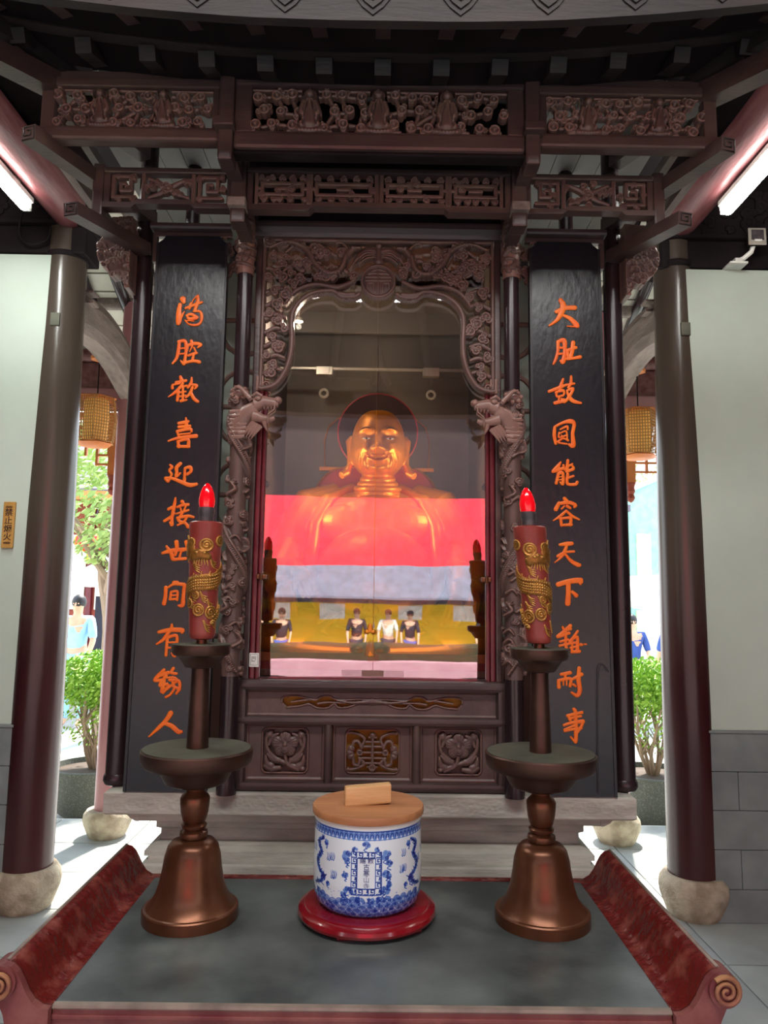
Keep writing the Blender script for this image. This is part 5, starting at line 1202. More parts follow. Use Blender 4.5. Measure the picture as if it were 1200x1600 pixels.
def candle(x, y, lean, seed, label, blabel):
    t = thing('electric_candle', label, 'candle', (x, y, 1.44))
    z0 = 1.442
    rad = lambda z: .0335+(.044-.0335)*np.clip((z-z0)/.30, 0, 1)**.9
    prof = [(.018, 1.4405), (.030, 1.444), (.0335, 1.452)]+[(float(rad(z)), z) for z in np.linspace(1.46, 1.742, 14)]+[(.0435, 1.748), (.040, 1.751), (.022, 1.749), (0, 1.749)]
    b = MB(); b.lathe(prof, (x, y), 48, lean, z0); b.build('wax_body', 'candle', t)
    lx, ly = lean
    cx = lambda z: x+lx*(z-z0); cy = lambda z: y+ly*(z-z0)
    b = MB(); b.lathe([(.0195, 1.748), (.0195, 1.772), (.0215, 1.775), (.0215, 1.79), (.018, 1.791)], (x, y), 28, lean, z0); b.build('socket', 'socket', t)
    b = MB(); b.lathe([(.0185, 1.789), (.0212, 1.80), (.0215, 1.812), (.0185, 1.830), (.0125, 1.846), (.005, 1.856), (0, 1.858)], (x, y), 28, lean, z0); b.build('flame_bulb', 'bulb', t)
    # gilt dragon wound round the candle
    wd = 2*pi*.040; c = Carve(-wd/2, wd/2, 1.455, 1.735, wd/210)
    r = random.Random(seed); sg = 1 if seed % 2 else -1
    def W(f):
        for o_ in (-wd, 0, wd): f(o_)
    n = 60
    P = [(sg*wd*(-.85+1.7*k/n), 1.485+.20*k/n+.010*sin(k*.3)) for k in range(n+1)]
    def body(o_):
        for i in range(n):
            r_ = .0215*min(1, .3+i/14)
            c.seg((P[i][0]+o_, P[i][1]), (P[i+1][0]+o_, P[i+1][1]), r_, r_, .0055, .001, power=.5)
        for i in range(int(1.2*n)):
            i0 = min(n-1, int(i/1.2)); a = P[i0]; q = P[i0+1]; f = i/1.2-i0
            u = a[0]*(1-f)+q[0]*f+o_; w = a[1]*(1-f)+q[1]*f
            for d in (-.014, -.007, .0, .007): c.nick(u, w+d, .0036, .0011, .0016)
            c.disc(u, w+.016, .0022, .003, .0046)
        for i in range(0, n, 3): c.stroke([(P[i][0]+o_, P[i][1]+.017), (P[i][0]+o_+.003, P[i][1]+.029)], [.003, .0008], .004)
    W(body)
    for (u, w, q) in ((-.012, 1.687, .018), (.004, 1.518, .017), (-.032, 1.512, .018), (.055, 1.70, .015), (.075, 1.56, .016), (.028, 1.694, .012), (.035, 1.535, .013), (-.05, 1.70, .014), (.10, 1.62, .016), (.012, 1.556, .010)):
        W(lambda o_: (c.disc(sg*u*-1+o_, w, q, .002, .0005, .2), c.ring(sg*u*-1+o_, w, q*.85, .0024, .003, .0015), c.spiral(sg*u*-1+o_, w, q*.62, 1.3, 0, .0018, .003, .0018)))
    # head, claws, mane
    hx, hz = -sg*.004, 1.655
    W(lambda o_: (c.stroke([(hx+o_-.018, hz+.002), (hx+o_, hz+.008), (hx+o_+.02, hz+.002)], [.013, .015, .009], .007), c.disc(hx+o_-.006, hz+.012, .004, .003, .006), c.disc(hx+o_+.012, hz+.012, .004, .003, .006),
                  [c.stroke([(hx+o_-.012+.006*k, hz-.006), (hx+o_-.018+.008*k, hz-.02-.002*(k % 2))], [.0025, .0008], .004) for k in range(6)],
                  [c.stroke([(hx+o_-.02, hz+.01), (hx+o_-.03, hz+.016+.006*k)], [.0025, .0008], .004) for k in range(3)]))
    for (u, w) in ((.03, 1.60), (-.03, 1.57), (.012, 1.49), (.02, 1.545), (-.022, 1.645), (.022, 1.655), (-.038, 1.55), (0, 1.565), (.036, 1.50)):
        W(lambda o_: [c.stroke([(u+o_, w), (u+o_+.008, w-.010-.004*k), (u+o_+.020, w-.012-.006*k)], [.0026, .002, .0007], .003) for k in range(4)])
    fn = lambda u, w, h: (x+lx*(w-z0)+(rad(w)+h-.0003)*np.sin(u/.040), y+ly*(w-z0)-(rad(w)+h-.0003)*np.cos(u/.040), w)
    c.build('gilt_dragon', 'gold', t, fn, back=-.0008, wrap=True)
    return t
candle(-.445, 1.975, (-.005, 0), 1, 'brick-red candle with gilt dragon and red bulb, on left candlestick', '')
candle(.445, 1.975, (-.075, 0), 2, 'leaning brick-red candle with gilt dragon and red bulb, on right candlestick', '')

# ------------------------------------------------------------------ jar
js = thing('jar_stand', 'round glossy dark-red wooden stand under the jar', 'stand', (-.0, 1.99, .75))
jx, jy = .0, 2.0
part('disc', 'jarstand', js, lambda b: b.lathe([(.135, .757), (.165, .757), (.174, .761), (.1765, .768), (.174, .776), (.166, .781), (.160, .783), (.158, .7865), (.152, .788), (0, .7875)], (jx, jy), 96))
for k in range(5):
    a = k*2*pi/5+.6
    part('foot', 'jarstand', js, lambda b: b.box(jx+.145*cos(a)-.02, jx+.145*cos(a)+.02, jy+.145*sin(a)-.012, jy+.145*sin(a)+.012, .7503, .759, .002))
jar = thing('porcelain_jar', 'white porcelain jar painted blue with a framed inscription', 'jar', (jx, jy, .788))
RJ = .139; wd = 2*pi*RJ; cell = .0008
zj0, zj1 = .7885, .998
c = Carve(-.30*wd, .30*wd, zj0, zj1, .6*wd/round(.6*wd/cell), fill=0.0)
ink = np.zeros(c.H.shape)
def jr(u, w, pts_r=None): pass
I = Carve(-.30*wd, .30*wd, zj0, zj1, .6*wd/round(.6*wd/cell), fill=0.0)       # ink height = ink density
def L(pts, r_=.0012, d=.8, smooth=True): I.stroke(pts, r_, d, 0, smooth=smooth, power=.15)
rj = random.Random(12)
# top border: two lines and a scroll meander
for u in np.arange(-.30, .30, .013):
    I.stroke([(u-.0065, .976), (u, .990), (u+.0065, .976)], .0045, .45, power=.2)
    L([(u-.004, .978), (u-.002, .986), (u+.003, .984), (u+.002, .979)], .0010, 1.0)
L([(-.3, .9925), (.3, .9925)], .0016, .8, False); L([(-.3, .9735), (.3, .9735)], .0008, .6, False)
# framed inscription
px0, px1, pz0, pz1 = -.038, .036, .848, .946
for (a, b_, c0, c1) in ((px0, px1, pz0, pz1), (px0+.0145, px1-.0145, pz0+.0145, pz1-.0145)):
    L([(a, c0), (b_, c0), (b_, c1), (a, c1), (a, c0)], .0009, 1.0, False)
def key(u, w, s_, fl):
    L([(u-s_*.42, w-s_*.42), (u+s_*.42, w-s_*.42), (u+s_*.42, w+s_*.42), (u-s_*.2*fl, w+s_*.42), (u-s_*.2*fl, w-s_*.05), (u+s_*.12, w-s_*.05)], .0011, 1.0, False)
nxk, nzk = 5, 7
for i in range(nxk):
    u = px0+.0073+(px1-px0-.0146)*i/(nxk-1)
    for w in (pz0+.0073, pz1-.0073): key(u, w, .0125, 1 if i % 2 else -1)
for j in range(1, nzk-1):
    w = pz0+.0073+(pz1-pz0-.0146)*j/(nzk-1)
    for u in (px0+.0073, px1-.0073): key(u, w, .0125, 1 if j % 2 else -1)
def jcloud(u, w, s_, seed):
    r = random.Random(seed)
    for k in range(5):
        a = r.uniform(0, 6.3); I.disc(u+s_*.5*cos(a), w+s_*.4*sin(a), s_*.42, .42, power=.15)
    for k in range(4):
        a = r.uniform(0, 6.3); I.spiral(u+s_*.45*cos(a), w+s_*.35*sin(a), s_*.32, 1.3, a, .0009, .95)
    L([(u, w-s_*.6), (u+s_*.5*r.choice((-1, 1)), w-s_*.9), (u, w-s_*1.2), (u+s_*.4, w-s_*1.4)], .001, .75)
for (u, w, s_) in ((-.05, .935, .016), (-.052, .925, .012), (.048, .937, .016), (.056, .918, .011), (-.002, .962, .012), (-.055, .892, .011), (.048, .895, .012), (.055, .889, .009), (-.045, .855, .015), (.046, .857, .015), (-.058, .845, .010), (.055, .870, .010), (-.02, .838, .010), (.01, .835, .012), (.03, .838, .009), (-.03, .951, .009), (.025, .952, .008)): jcloud(u, w, s_, int(abs(u*9000)+w*1000))
# flames
for (u, w) in ((-.092, .925), (-.105, .922), (-.090, .883), (.098, .935), (.092, .898), (.10, .90), (-.085, .885), (.165, .91), (-.17, .93)):
    for k in (-1, 0, 1):
        L([(u+k*.005, w-.004), (u+k*.005+.002, w+.004), (u+k*.005-.001, w+.011)], [.0009, .0008, .0003], .85)
    L([(u-.006, w-.004), (u-.003, w-.007), (u, w-.004), (u+.003, w-.007), (u+.006, w-.004)], .0007, .8)
# dragons on both flanks
for sg in (-1, 1):
    P = [(sg*.125, .965), (sg*.150, .95), (sg*.135, .928), (sg*.155, .905), (sg*.14, .885), (sg*.118, .875), (sg*.135, .86), (sg*.165, .85)]
    I.stroke(P, [.003, .006, .007, .007, .006, .005, .005, .003], .45, power=.1)
    for k in range(120):
        t_ = rj.random()*6.9; i0 = int(t_); f = t_-i0; a, b_ = P[i0], P[i0+1]
        u, w = a[0]*(1-f)+b_[0]*f, a[1]*(1-f)+b_[1]*f; L([(u, w), (u+rj.uniform(-.012, .012), w+rj.uniform(-.009, .009))], [.0013, .0006], 1.0)
    for (u, w, s_) in ((.115, .955, .010), (.125, .87, .012), (.105, .862, .008), (.15, .835, .010), (.19, .93, .014), (.20, .88, .014)): jcloud(sg*u, w, s_, int(u*5000))
# waves at the bottom
for row, (z, R_) in enumerate(((.838, .010), (.828, .012), (.817, .013), (.806, .013), (.797, .013))):
    for u in np.arange(-.32, .32, .022):
        uu = u+(row % 2)*.011+rj.uniform(-.003, .003); zz = z-.006+rj.uniform(-.002, .002)
        if row == 0 and rj.random() < .35: continue
        I.stroke([(uu-R_*.5, zz), (uu+R_*.5, zz)], R_*.5, .16, power=.1)
        for q in (1, .76, .52, .28): I.ring(uu, zz, R_*q, .00075, .9, 0, -.3, 3.5)
for k in range(60): I.disc(rj.uniform(-.3, .3), rj.uniform(.832, .852), .0012, .6)
prof_z = np.array([.7885, .791, .796, .804, .82, .86, .95, .985, .992, .998]); prof_r = np.array([.112, .119, .1255, .1315, .1365, .139, .1375, .1365, .1375, .1385])
fnj = lambda u, w, h: (jx+np.interp(w, prof_z, prof_r)*np.sin(u/RJ), jy-np.interp(w, prof_z, prof_r)*np.cos(u/RJ), w)
c.build('painted_body', 'porcelain', jar, fnj, skirt=False, attr=np.clip(I.H, 0, 1))
bk = Carve(.30*wd, .70*wd, zj0, zj1, .4*wd/90, fill=0.0); bk.build('plain_back', 'porcelain', jar, fnj, skirt=False, attr=np.zeros(bk.H.shape))
part('rim', 'white', jar, lambda b: b.lathe([(.1385, .997), (.139, 1.002), (.137, 1.005), (.131, 1.004), (.129, .99)], (jx, jy), 96))
part('base', 'white', jar, lambda b: b.lathe([(0, .7882), (.111, .7882), (.112, .789)], (jx, jy), 64))
# inscription set in strokes on the curved face
def jglyph(ch, u, w, s_):
    a = (u)/RJ; r_ = .1385+.0004
    glyph(ch, s_, jx+r_*sin(a), jy-r_*cos(a), w, jar, 'jarink', 'inscription_character', ext=.0002, rz=a, off=0)
M['jarink'] = mat('cobalt_ink', srgb(18, 34, 110), .3)
for ch, u, w in (('敕', .009, .9265), ('賜', -.010, .9265), ('古', -.001, .912), ('寒', -.001, .8975), ('山', -.001, .883), ('寺', -.001, .868)): jglyph(ch, u, w, .0155)
lz = 1.0055; b = MB(); b.lathe([(.138, lz), (.1435, lz+.002), (.144, lz+.008), (.144, lz+.016), (.142, lz+.019), (0, lz+.0195)], (jx+.0, jy), 96); lid = b.build('lid', 'lid', jar, label='round wooden lid')
hb = MB().box(-.060, .060, -.016, .016, 0, .048, .005)
ca, sa = cos(radians(8)), sin(radians(8))
hb.v = [(jx-.002+x*ca-y*sa, jy-.008+x*sa+y*ca, lz+.0193+z+x*.06) for x, y, z in hb.v]
hb.build('handle', 'handle', lid, label='pale wooden block handle')
# ------------------------------------------------------------------ statue in the case
def remesh(o, vox, smooth=2):
    r = o.modifiers.new('remesh', 'REMESH'); r.mode = 'VOXEL'; r.voxel_size = vox; r.use_smooth_shade = True
    if smooth: s_ = o.modifiers.new('smooth', 'SMOOTH'); s_.iterations = smooth; s_.factor = .5
def head_mesh(b, cx, cy, cz, ax=.114, ay=.125, az=.146, nu=150, nv=120):
    V = np.linspace(-pi/2, pi/2, nv+1)[1:-1]; Uu = np.linspace(0, 2*pi, nu, endpoint=False)
    vv, uu = np.meshgrid(V, Uu, indexing='ij')
    k = .80
    sx_, sy_, sz_ = np.cos(vv)*np.cos(uu), np.cos(vv)*np.sin(uu), np.sin(vv)
    # squarish jaw and full skull
    q = (abs(sx_)**2.5+abs(sy_)**2.5+abs(sz_)**2.5)**(-1/2.5)
    X, Y, Z = sx_*q, sy_*q, sz_*q
    wide = 1+.09*np.exp(-((Z+.42)/.4)**2)-.06*np.exp(-((Z-.85)/.5)**2)
    X = X*wide
    fr = np.clip(-Y*1.6, 0, 1); g = lambda x0, z0, sx0, sz0: np.exp(-((X-x0)/sx0)**2-((Z-z0)/sz0)**2)
    D = np.zeros_like(X)
    for s_ in (-1, 1):
        D += .013*g(s_*.50, -.27, .20, .20)                    # cheeks
        D -= .013*g(s_*.42, .07, .24, .12)                      # eye sockets
        D += .011*g(s_*.43, .0, .18, .075)                     # eyeballs
        D += .006*g(s_*.44, -.13, .20, .05)                     # lower lid pouch
        D += .004*np.exp(-((Z-(.045-.25*(X-s_*.43)**2))/.025)**2)*np.exp(-((X-s_*.43)/.2)**2)
        D -= .005*np.exp(-((Z-(.005-.12*(X-s_*.43)**2))/.018)**2)*np.exp(-((X-s_*.43)/.17)**4)
        D += .007*np.exp(-((Z-(.30-.55*(X-s_*.42)**2))/.05)**2)*np.exp(-((X-s_*.42)/.3)**4)
        D += .014*g(s_*.15, -.30, .085, .075)                   # nostril wings
        # smile fold
        for (x0, z0) in [(.27, -.33), (.36, -.38), (.46, -.45), (.54, -.54), (.56, -.64), (.53, -.74), (.46, -.82)]:
            D += .0065*g(s_*x0, z0, .065, .07); 
        for (x0, z0) in [(.24, -.42), (.33, -.46), (.42, -.53), (.46, -.62), (.43, -.72)]:
            D -= .005*g(s_*x0, z0, .05, .06)
        for (x0, z0) in [(.66, -.50), (.70, -.60), (.70, -.72), (.64, -.82)]: D += .006*g(s_*x0, z0, .05, .07)
        D -= .003*g(s_*.61, -.62, .03, .16)
    D += .012*np.exp(-(X/.10)**2)*np.exp(-((Z-.02)/.22)**2)     # bridge
    D += .024*g(0, -.28, .12, .10)
    zm = -.57+.75*X**2
    D += .010*np.exp(-((Z-(zm+.055))/.04)**2)*np.exp(-(X/.34)**4)
    D += .012*np.exp(-((Z-(zm-.065))/.05)**2)*np.exp(-(X/.32)**4)
    D -= .013*np.exp(-((Z-zm)/.026)**2)*np.exp(-(X/.46)**6)
    D -= .006*g(0, -.73, .25, .04)
    D += .012*g(0, -.86, .22, .12)
    D += .004*np.exp(-((Z-.62)/.3)**2)*np.exp(-(X/.5)**2)
    x = cx+X*ax; y = cy+Y*ay-D*fr*1.35; z = cz+Z*az
    n, m_ = x.shape
    vs = [(cx, cy, cz-az)]+[tuple(p) for p in np.stack([x.ravel(), y.ravel(), z.ravel()], 1)]+[(cx, cy, cz+az)]
    fs = []
    for j in range(m_): fs.append((0, 1+(j+1) % m_, 1+j)); T = 1+(n-1)*m_; fs.append((len(vs)-1, T+j, T+(j+1) % m_))
    for i in range(n-1):
        for j in range(m_): a = 1+i*m_; fs.append((a+j, a+(j+1) % m_, a+m_+(j+1) % m_, a+m_+j))
    b.add(vs, fs, True)
st = thing('gilded_buddha_statue', 'gilded seated laughing Buddha with bare belly inside the glass case', 'statue', (0.0, 3.2, 1.30))
hx, hy, hz = .008, 3.13, 2.215
B = MB()
head_mesh(B, hx, hy, hz)
for s_ in (-1, 1):                                              # long ears
    B.tube([(hx+s_*.112, hy+.015, hz+.035), (hx+s_*.124, hy+.012, hz+.015), (hx+s_*.121, hy+.008, hz-.04), (hx+s_*.119, hy+.0, hz-.09), (hx+s_*.133, hy-.012, hz-.125), (hx+s_*.156, hy-.03, hz-.142)], [.012, .018, .014, .015, .019, .016], 12)
B.tube([(hx, hy+.02, hz-.12), (hx, hy+.03, hz-.22)], [.066, .10], 28)       # neck
for k, (r_, z) in enumerate(((.066, hz-.152), (.077, hz-.172), (.092, hz-.192))):
    B.tube([(hx+r_*cos(a), hy+.005+.85*r_*sin(a)-.0, z+.012*sin(a)) for a in np.linspace(0, 2*pi, 40)[:-1]], .012, 10, True)
B.ball((0, 3.20, 1.86), (.27, .15, .17), 32, 20)                 # chest
for s_ in (-1, 1):
    B.ball((s_*.105, 3.115, 1.87), (.15, .06, .085), 24, 16)   # breast
    B.ball((s_*.25, 3.20, 1.90), (.10, .10, .10), 20, 14)        # shoulder
    B.tube([(s_*.27, 3.20, 1.89), (s_*.325, 3.16, 1.79), (s_*.345, 3.10, 1.70)], [.092, .085, .075], 20)   # upper arm
    B.ball((s_*.30, 3.06, 1.42), (.20, .15, .095), 26, 16)       # knee
    B.tube([(s_*.38, 3.02, 1.41), (s_*.2, 2.97, 1.39), (s_*-.02, 2.955, 1.375)], [.08, .06, .045], 18)    # shin
    B.ball((s_*-.06, 2.945, 1.375), (.06, .035, .03), 16, 10)
B.ball((0, 3.08, 1.66), (.245, .17, .19), 36, 24)                # belly
B.ball((0, 3.05, 1.60), (.25, .16, .15), 36, 24)
B.tube([(.17*cos(a), 3.045+.05*cos(a)**2, 1.795+.045*sin(a)-.02) for a in np.linspace(.25, pi-.25, 16)], .016, 10)
B.tube([(.09*cos(a), 2.905+.018*cos(a)**2, 1.60+.055*sin(a)) for a in np.linspace(pi+.3, 2*pi-.3, 16)], .008, 10)
B.tube([(-.345, 3.10, 1.70), (-.34, 3.0, 1.66), (-.30, 2.93, 1.655)], [.07, .055, .034], 18)              # right forearm on knee
B.tube([(.345, 3.10, 1.70), (.35, 3.0, 1.62), (.33, 2.94, 1.55)], [.07, .055, .034], 18)
def hand(px, py, pz, dx, dz, th):
    B.ball((px, py, pz), (.036, .022, .036), 14, 10)
    for k, l_ in enumerate((.052, .060, .056, .044)):
        o_ = (k-1.5)*.017
        ax_, az_ = -dz*o_, dx*o_
        B.tube([(px+ax_+dx*.018, py-.006, pz+az_+dz*.018), (px+ax_*1.1+dx*(.03+l_*.45), py-.014, pz+az_*1.1+dz*(.03+l_*.45)), (px+ax_*1.15+dx*(.03+l_), py-.003, pz+az_*1.15+dz*(.03+l_))], [.010, .0095, .0075], 8)
    B.tube([(px-dz*th*.02, py-.008, pz+dx*th*.02), (px-dz*th*.042+dx*.02, py-.02, pz+dx*th*.042+dz*.02), (px-dz*th*.05+dx*.042, py-.022, pz+dx*th*.05+dz*.042)], [.012, .010, .008], 8)
hand(-.285, 2.92, 1.64, .45, -.89, -1); hand(.32, 2.93, 1.53, -.3, -.95, 1)
so_ = B.build('body', 'statue', st); remesh(so_, .0030, 1)
# painted eyes and brows
for s_ in (-1, 1):
    ex = hx+s_*.43*.114
    ey = hy-.122
    pts = [(ex+.026*(t-.5)*2, ey-.007+.012*abs(t-.5)**1.5, hz+.31*.146-.55*(.026*(t-.5)*2/.114)**2*.146*3) for t in np.linspace(0, 1, 9)]
    MB().tube(pts, [.0008, .0018, .0022, .0024, .0024, .0022, .0018, .0014, .0008], 6).build('brow_line', 'hair', so_)
    MB().ball((ex, hy-.1265, hz-.0005), (.0165, .004, .0038), 16, 8).build('eye_white', 'white', so_)
    MB().ball((ex, hy-.1295, hz-.0008), (.0055, .003, .0042), 12, 8).build('pupil', 'hair', so_)
# robe: open over chest and belly, hanging sleeves
Rb = MB()
for s_ in (-1, 1):
    Rb.tube([(s_*.10, 3.22, 2.04), (s_*.20, 3.14, 1.98), (s_*.255, 3.08, 1.86), (s_*.265, 3.04, 1.72), (s_*.255, 3.01, 1.60), (s_*.20, 2.985, 1.49), (0, 2.94, 1.44)], [.022, .026, .028, .03, .03, .026, .02], 14)
    Rb.tube([(s_*.16, 3.26, 2.0), (s_*.27, 3.22, 1.94), (s_*.345, 3.17, 1.82), (s_*.37, 3.11, 1.69)], [.07, .108, .10, .088], 22)
    Rb.tube([(s_*.36, 3.12, 1.74), (s_*.385, 3.02, 1.66), (s_*.37, 2.98, 1.60)], [.088, .078, .07], 20)
    for k in range(5):
        Rb.tube([(s_*(.30+.025*k), 3.05-.01*k, 1.72-.015*k), (s_*(.335+.018*k), 2.965, 1.63-.02*k), (s_*(.30+.024*k), 2.955, 1.47-.012*k)], [.012, .020, .008], 8)
    Rb.ball((s_*.31, 3.07, 1.41), (.215, .15, .10), 26, 16)
    for k in range(6):
        a = k*.28
        Rb.tube([(s_*(.12+.05*k), 2.96-.002*k, 1.50-.008*k), (s_*(.20+.045*k), 2.925+.01*k, 1.43), (s_*(.10+.05*k), 2.93+.01*k, 1.355)], .012, 8)
ro = Rb.build('robe', 'statue', so_); remesh(ro, .0046, 2)
for s_ in (-1, 1): pass
# dark red halo disc with a raised rim
hl = thing('halo_disc', 'dark red round halo disc behind the golden head', 'halo', (.0, 3.30, 2.30))
part('disc', 'halo', hl, lambda b: b.add(*(lambda n, r_: ([(.004+r_*cos(2*pi*k/n), y, 2.305+r_*sin(2*pi*k/n)) for y in (3.285, 3.305) for k in range(n)], [tuple(range(n)), tuple(range(2*n-1, n-1, -1))]+[(k, k+n, (k+1) % n+n, (k+1) % n) for k in range(n)]))(56, .178)))
part('rim', 'throne', hl, lambda b: b.tube([(.004+.178*cos(a), 3.292, 2.305+.178*sin(a)) for a in np.linspace(0, 2*pi, 57)[:-1]], .006, 8, True))
part('bracket_rod', 'black', hl, lambda b: b.tube([(0, 3.305, 2.2), (0, 3.42, 2.2)], .012, 10))
# arched back screen with cloud shaped outline
th = thing('throne_back', 'red lacquered throne back with cloud-shaped gilt outline', 'throne', (0, 3.42, 1.3))
outl = [(.0, 2.16), (.10, 2.165), (.19, 2.155), (.25, 2.11), (.285, 2.05), (.292, 2.02), (.34, 2.015), (.375, 1.985), (.38, 1.955), (.42, 1.95), (.44, 1.92), (.445, 1.86), (.442, 1.78), (.43, 1.74), (.44, 1.70), (.44, 1.30)]
full = [(x, z) for x, z in outl]+[(-x, z) for x, z in reversed(outl)]
part('panel', 'throne', th, lambda b: b.prism(full, 3.41, 3.44))
part('gilt_edge', 'throneedge', th, lambda b: (b.tube([(x, 3.405, z) for x, z in [tuple(p) for p in catmull(outl, 4)]], .005, 6), b.tube([(-x, 3.405, z) for x, z in [tuple(p) for p in catmull(outl, 4)]], .005, 6)))
def arch(b):
    pts = [(-.245, 2.165), (-.25, 2.30), (-.23, 2.37), (-.185, 2.41), (-.13, 2.425), (.13, 2.425), (.185, 2.41), (.23, 2.37), (.25, 2.30), (.245, 2.165)]
    b.tube([(x, 3.455, z) for x, z in pts], .004, 6)
    b.box(-.27, .27, 3.445, 3.465, 2.155, 2.172)
part('arched_frame', 'throneedge', th, arch)
part('arched_panel', 'inner', th, lambda b: b.prism([(-.245, 2.165), (-.25, 2.30), (-.23, 2.37), (-.185, 2.41), (-.13, 2.425), (.13, 2.425), (.185, 2.41), (.23, 2.37), (.25, 2.30), (.245, 2.165)], 3.46, 3.475))
part('seat_block', 'throne', th, lambda b: b.box(-.44, .44, 2.96, 3.41, 1.285, 1.335, .01))
# small attendant figure praying before the statue
B2 = MB(); fx, fy, fz = -.012, 2.905, 1.335
B2.tube([(fx, fy, fz), (fx, fy, fz+.05), (fx, fy, fz+.11), (fx, fy, fz+.145)], [.055, .052, .042, .02], 20)
B2.ball((fx, fy-.005, fz+.18), (.027, .029, .034), 18, 14); B2.ball((fx, fy-.003, fz+.212), (.012, .012, .012), 10, 8)
for s_ in (-1, 1):
    B2.tube([(fx+s_*.036, fy, fz+.125), (fx+s_*.05, fy-.02, fz+.085), (fx+s_*.008, fy-.052, fz+.095)], [.017, .017, .011], 12)
    B2.tube([(fx+s_*.005, fy-.052, fz+.09), (fx+s_*.004, fy-.056, fz+.125)], [.008, .004], 8)
    B2.ball((fx+s_*.04, fy-.01, fz+.022), (.04, .045, .022), 16, 10)
    B2.tube([(fx+s_*.028, fy, fz+.185), (fx+s_*.029, fy, fz+.165)], .005, 8)
B2.ball((fx, fy-.034, fz+.176), (.005, .006, .008), 8, 6)
f2 = B2.build('attendant_figurine', 'statue', None); tag(f2, 'small dark gilt praying figurine at the foot of the large statue', 'figurine'); remesh(f2, .003, 1)
# warm strip lamp along the foot of the case, behind the threshold board
t = thing('strip_lamp', 'warm strip lamp along the bottom inside the glass case', 'lamp', (0, 2.892, 1.29))
part('housing', 'black', t, lambda b: b.box(-.38, .38, 2.882, 2.90, 1.286, 1.30, .002))
for k in range(12): part('led', 'lanternglow', t, lambda b: b.box(-.36+.064*k, -.345+.064*k, 2.886, 2.896, 1.30, 1.304, .001))
o = area('strip_light', (0, 2.892, 1.308), (0, 0, 0), .74, .02, .15, (1, .66, .34)); o.rotation_euler = Vector((0, .32, 1)).to_track_quat('-Z', 'Y').to_euler()
for s_ in ():
    t = thing('case_lamp', 'small warm lamp low inside the glass case, %s of the figurine' % ('left' if s_ < 0 else 'right'), 'lamp', (s_*.36, 2.90, 1.29))
    part('base', 'black', t, lambda b: b.lathe([(.022, 1.2855), (.022, 1.30), (.008, 1.305), (.008, 1.335)], (s_*.36, 2.90), 20))
    part('lamp_head', 'white', t, lambda b: b.lathe([(.012, 1.334), (.02, 1.34), (.026, 1.36), (.026, 1.362)], (s_*.36, 2.90), 20))
    d = bpy.data.lights.new('case_lamp_light', 'SPOT'); d.energy = 9; d.color = (1, .68, .36); d.spot_size = radians(80); d.spot_blend = .6; d.shadow_soft_size = .03
    o = bpy.data.objects.new('case_lamp_light', d); COL.objects.link(o); o.location = (s_*.36, 2.90, 1.375)
    v = Vector((-s_*.30, .20, .80)); o.rotation_euler = v.to_track_quat('-Z', 'Y').to_euler()
d = bpy.data.lights.new('case_top_light', 'POINT'); d.energy = 1.6; d.color = (1, .85, .65); d.shadow_soft_size = .012
o = bpy.data.objects.new('case_top_light', d); COL.objects.link(o); o.location = (-.325, 2.915, 2.66)
t = thing('case_bulb', 'tiny bright bulb at the upper left inside the glass case', 'lamp', (-.325, 2.9, 2.66))
part('holder', 'metal', t, lambda b: b.tube([(-.325, 2.92, 2.70), (-.325, 2.92, 2.975)], .004, 6).lathe([(.004, 2.705), (.016, 2.695), (.018, 2.68)], (-.325, 2.92), 14))
part('bulb', 'lampglow', t, lambda b: b.ball((-.325, 2.92, 2.685), .010, 12, 8))
for s_ in (-1, 1):
    t = thing('case_spotlight', 'small spotlight behind the %s glass frame, aimed at the golden face' % ('left' if s_ < 0 else 'right'), 'lamp', (s_*.435, 2.88, 2.0))
    part('housing', 'black', t, lambda b: b.tube([(s_*.448, 2.862, 1.985), (s_*.432, 2.885, 2.0)], [.012, .016], 12))
    d = bpy.data.lights.new('case_spot_light', 'SPOT'); d.energy = 10; d.color = (1, .70, .38); d.spot_size = radians(115); d.spot_blend = .8; d.shadow_soft_size = .10
    o = bpy.data.objects.new('case_spot_light', d); COL.objects.link(o); o.location = (s_*.425, 2.895, 2.0)
    o.rotation_euler = Vector((-s_*.42, .22, .13)).to_track_quat('-Z', 'Y').to_euler()

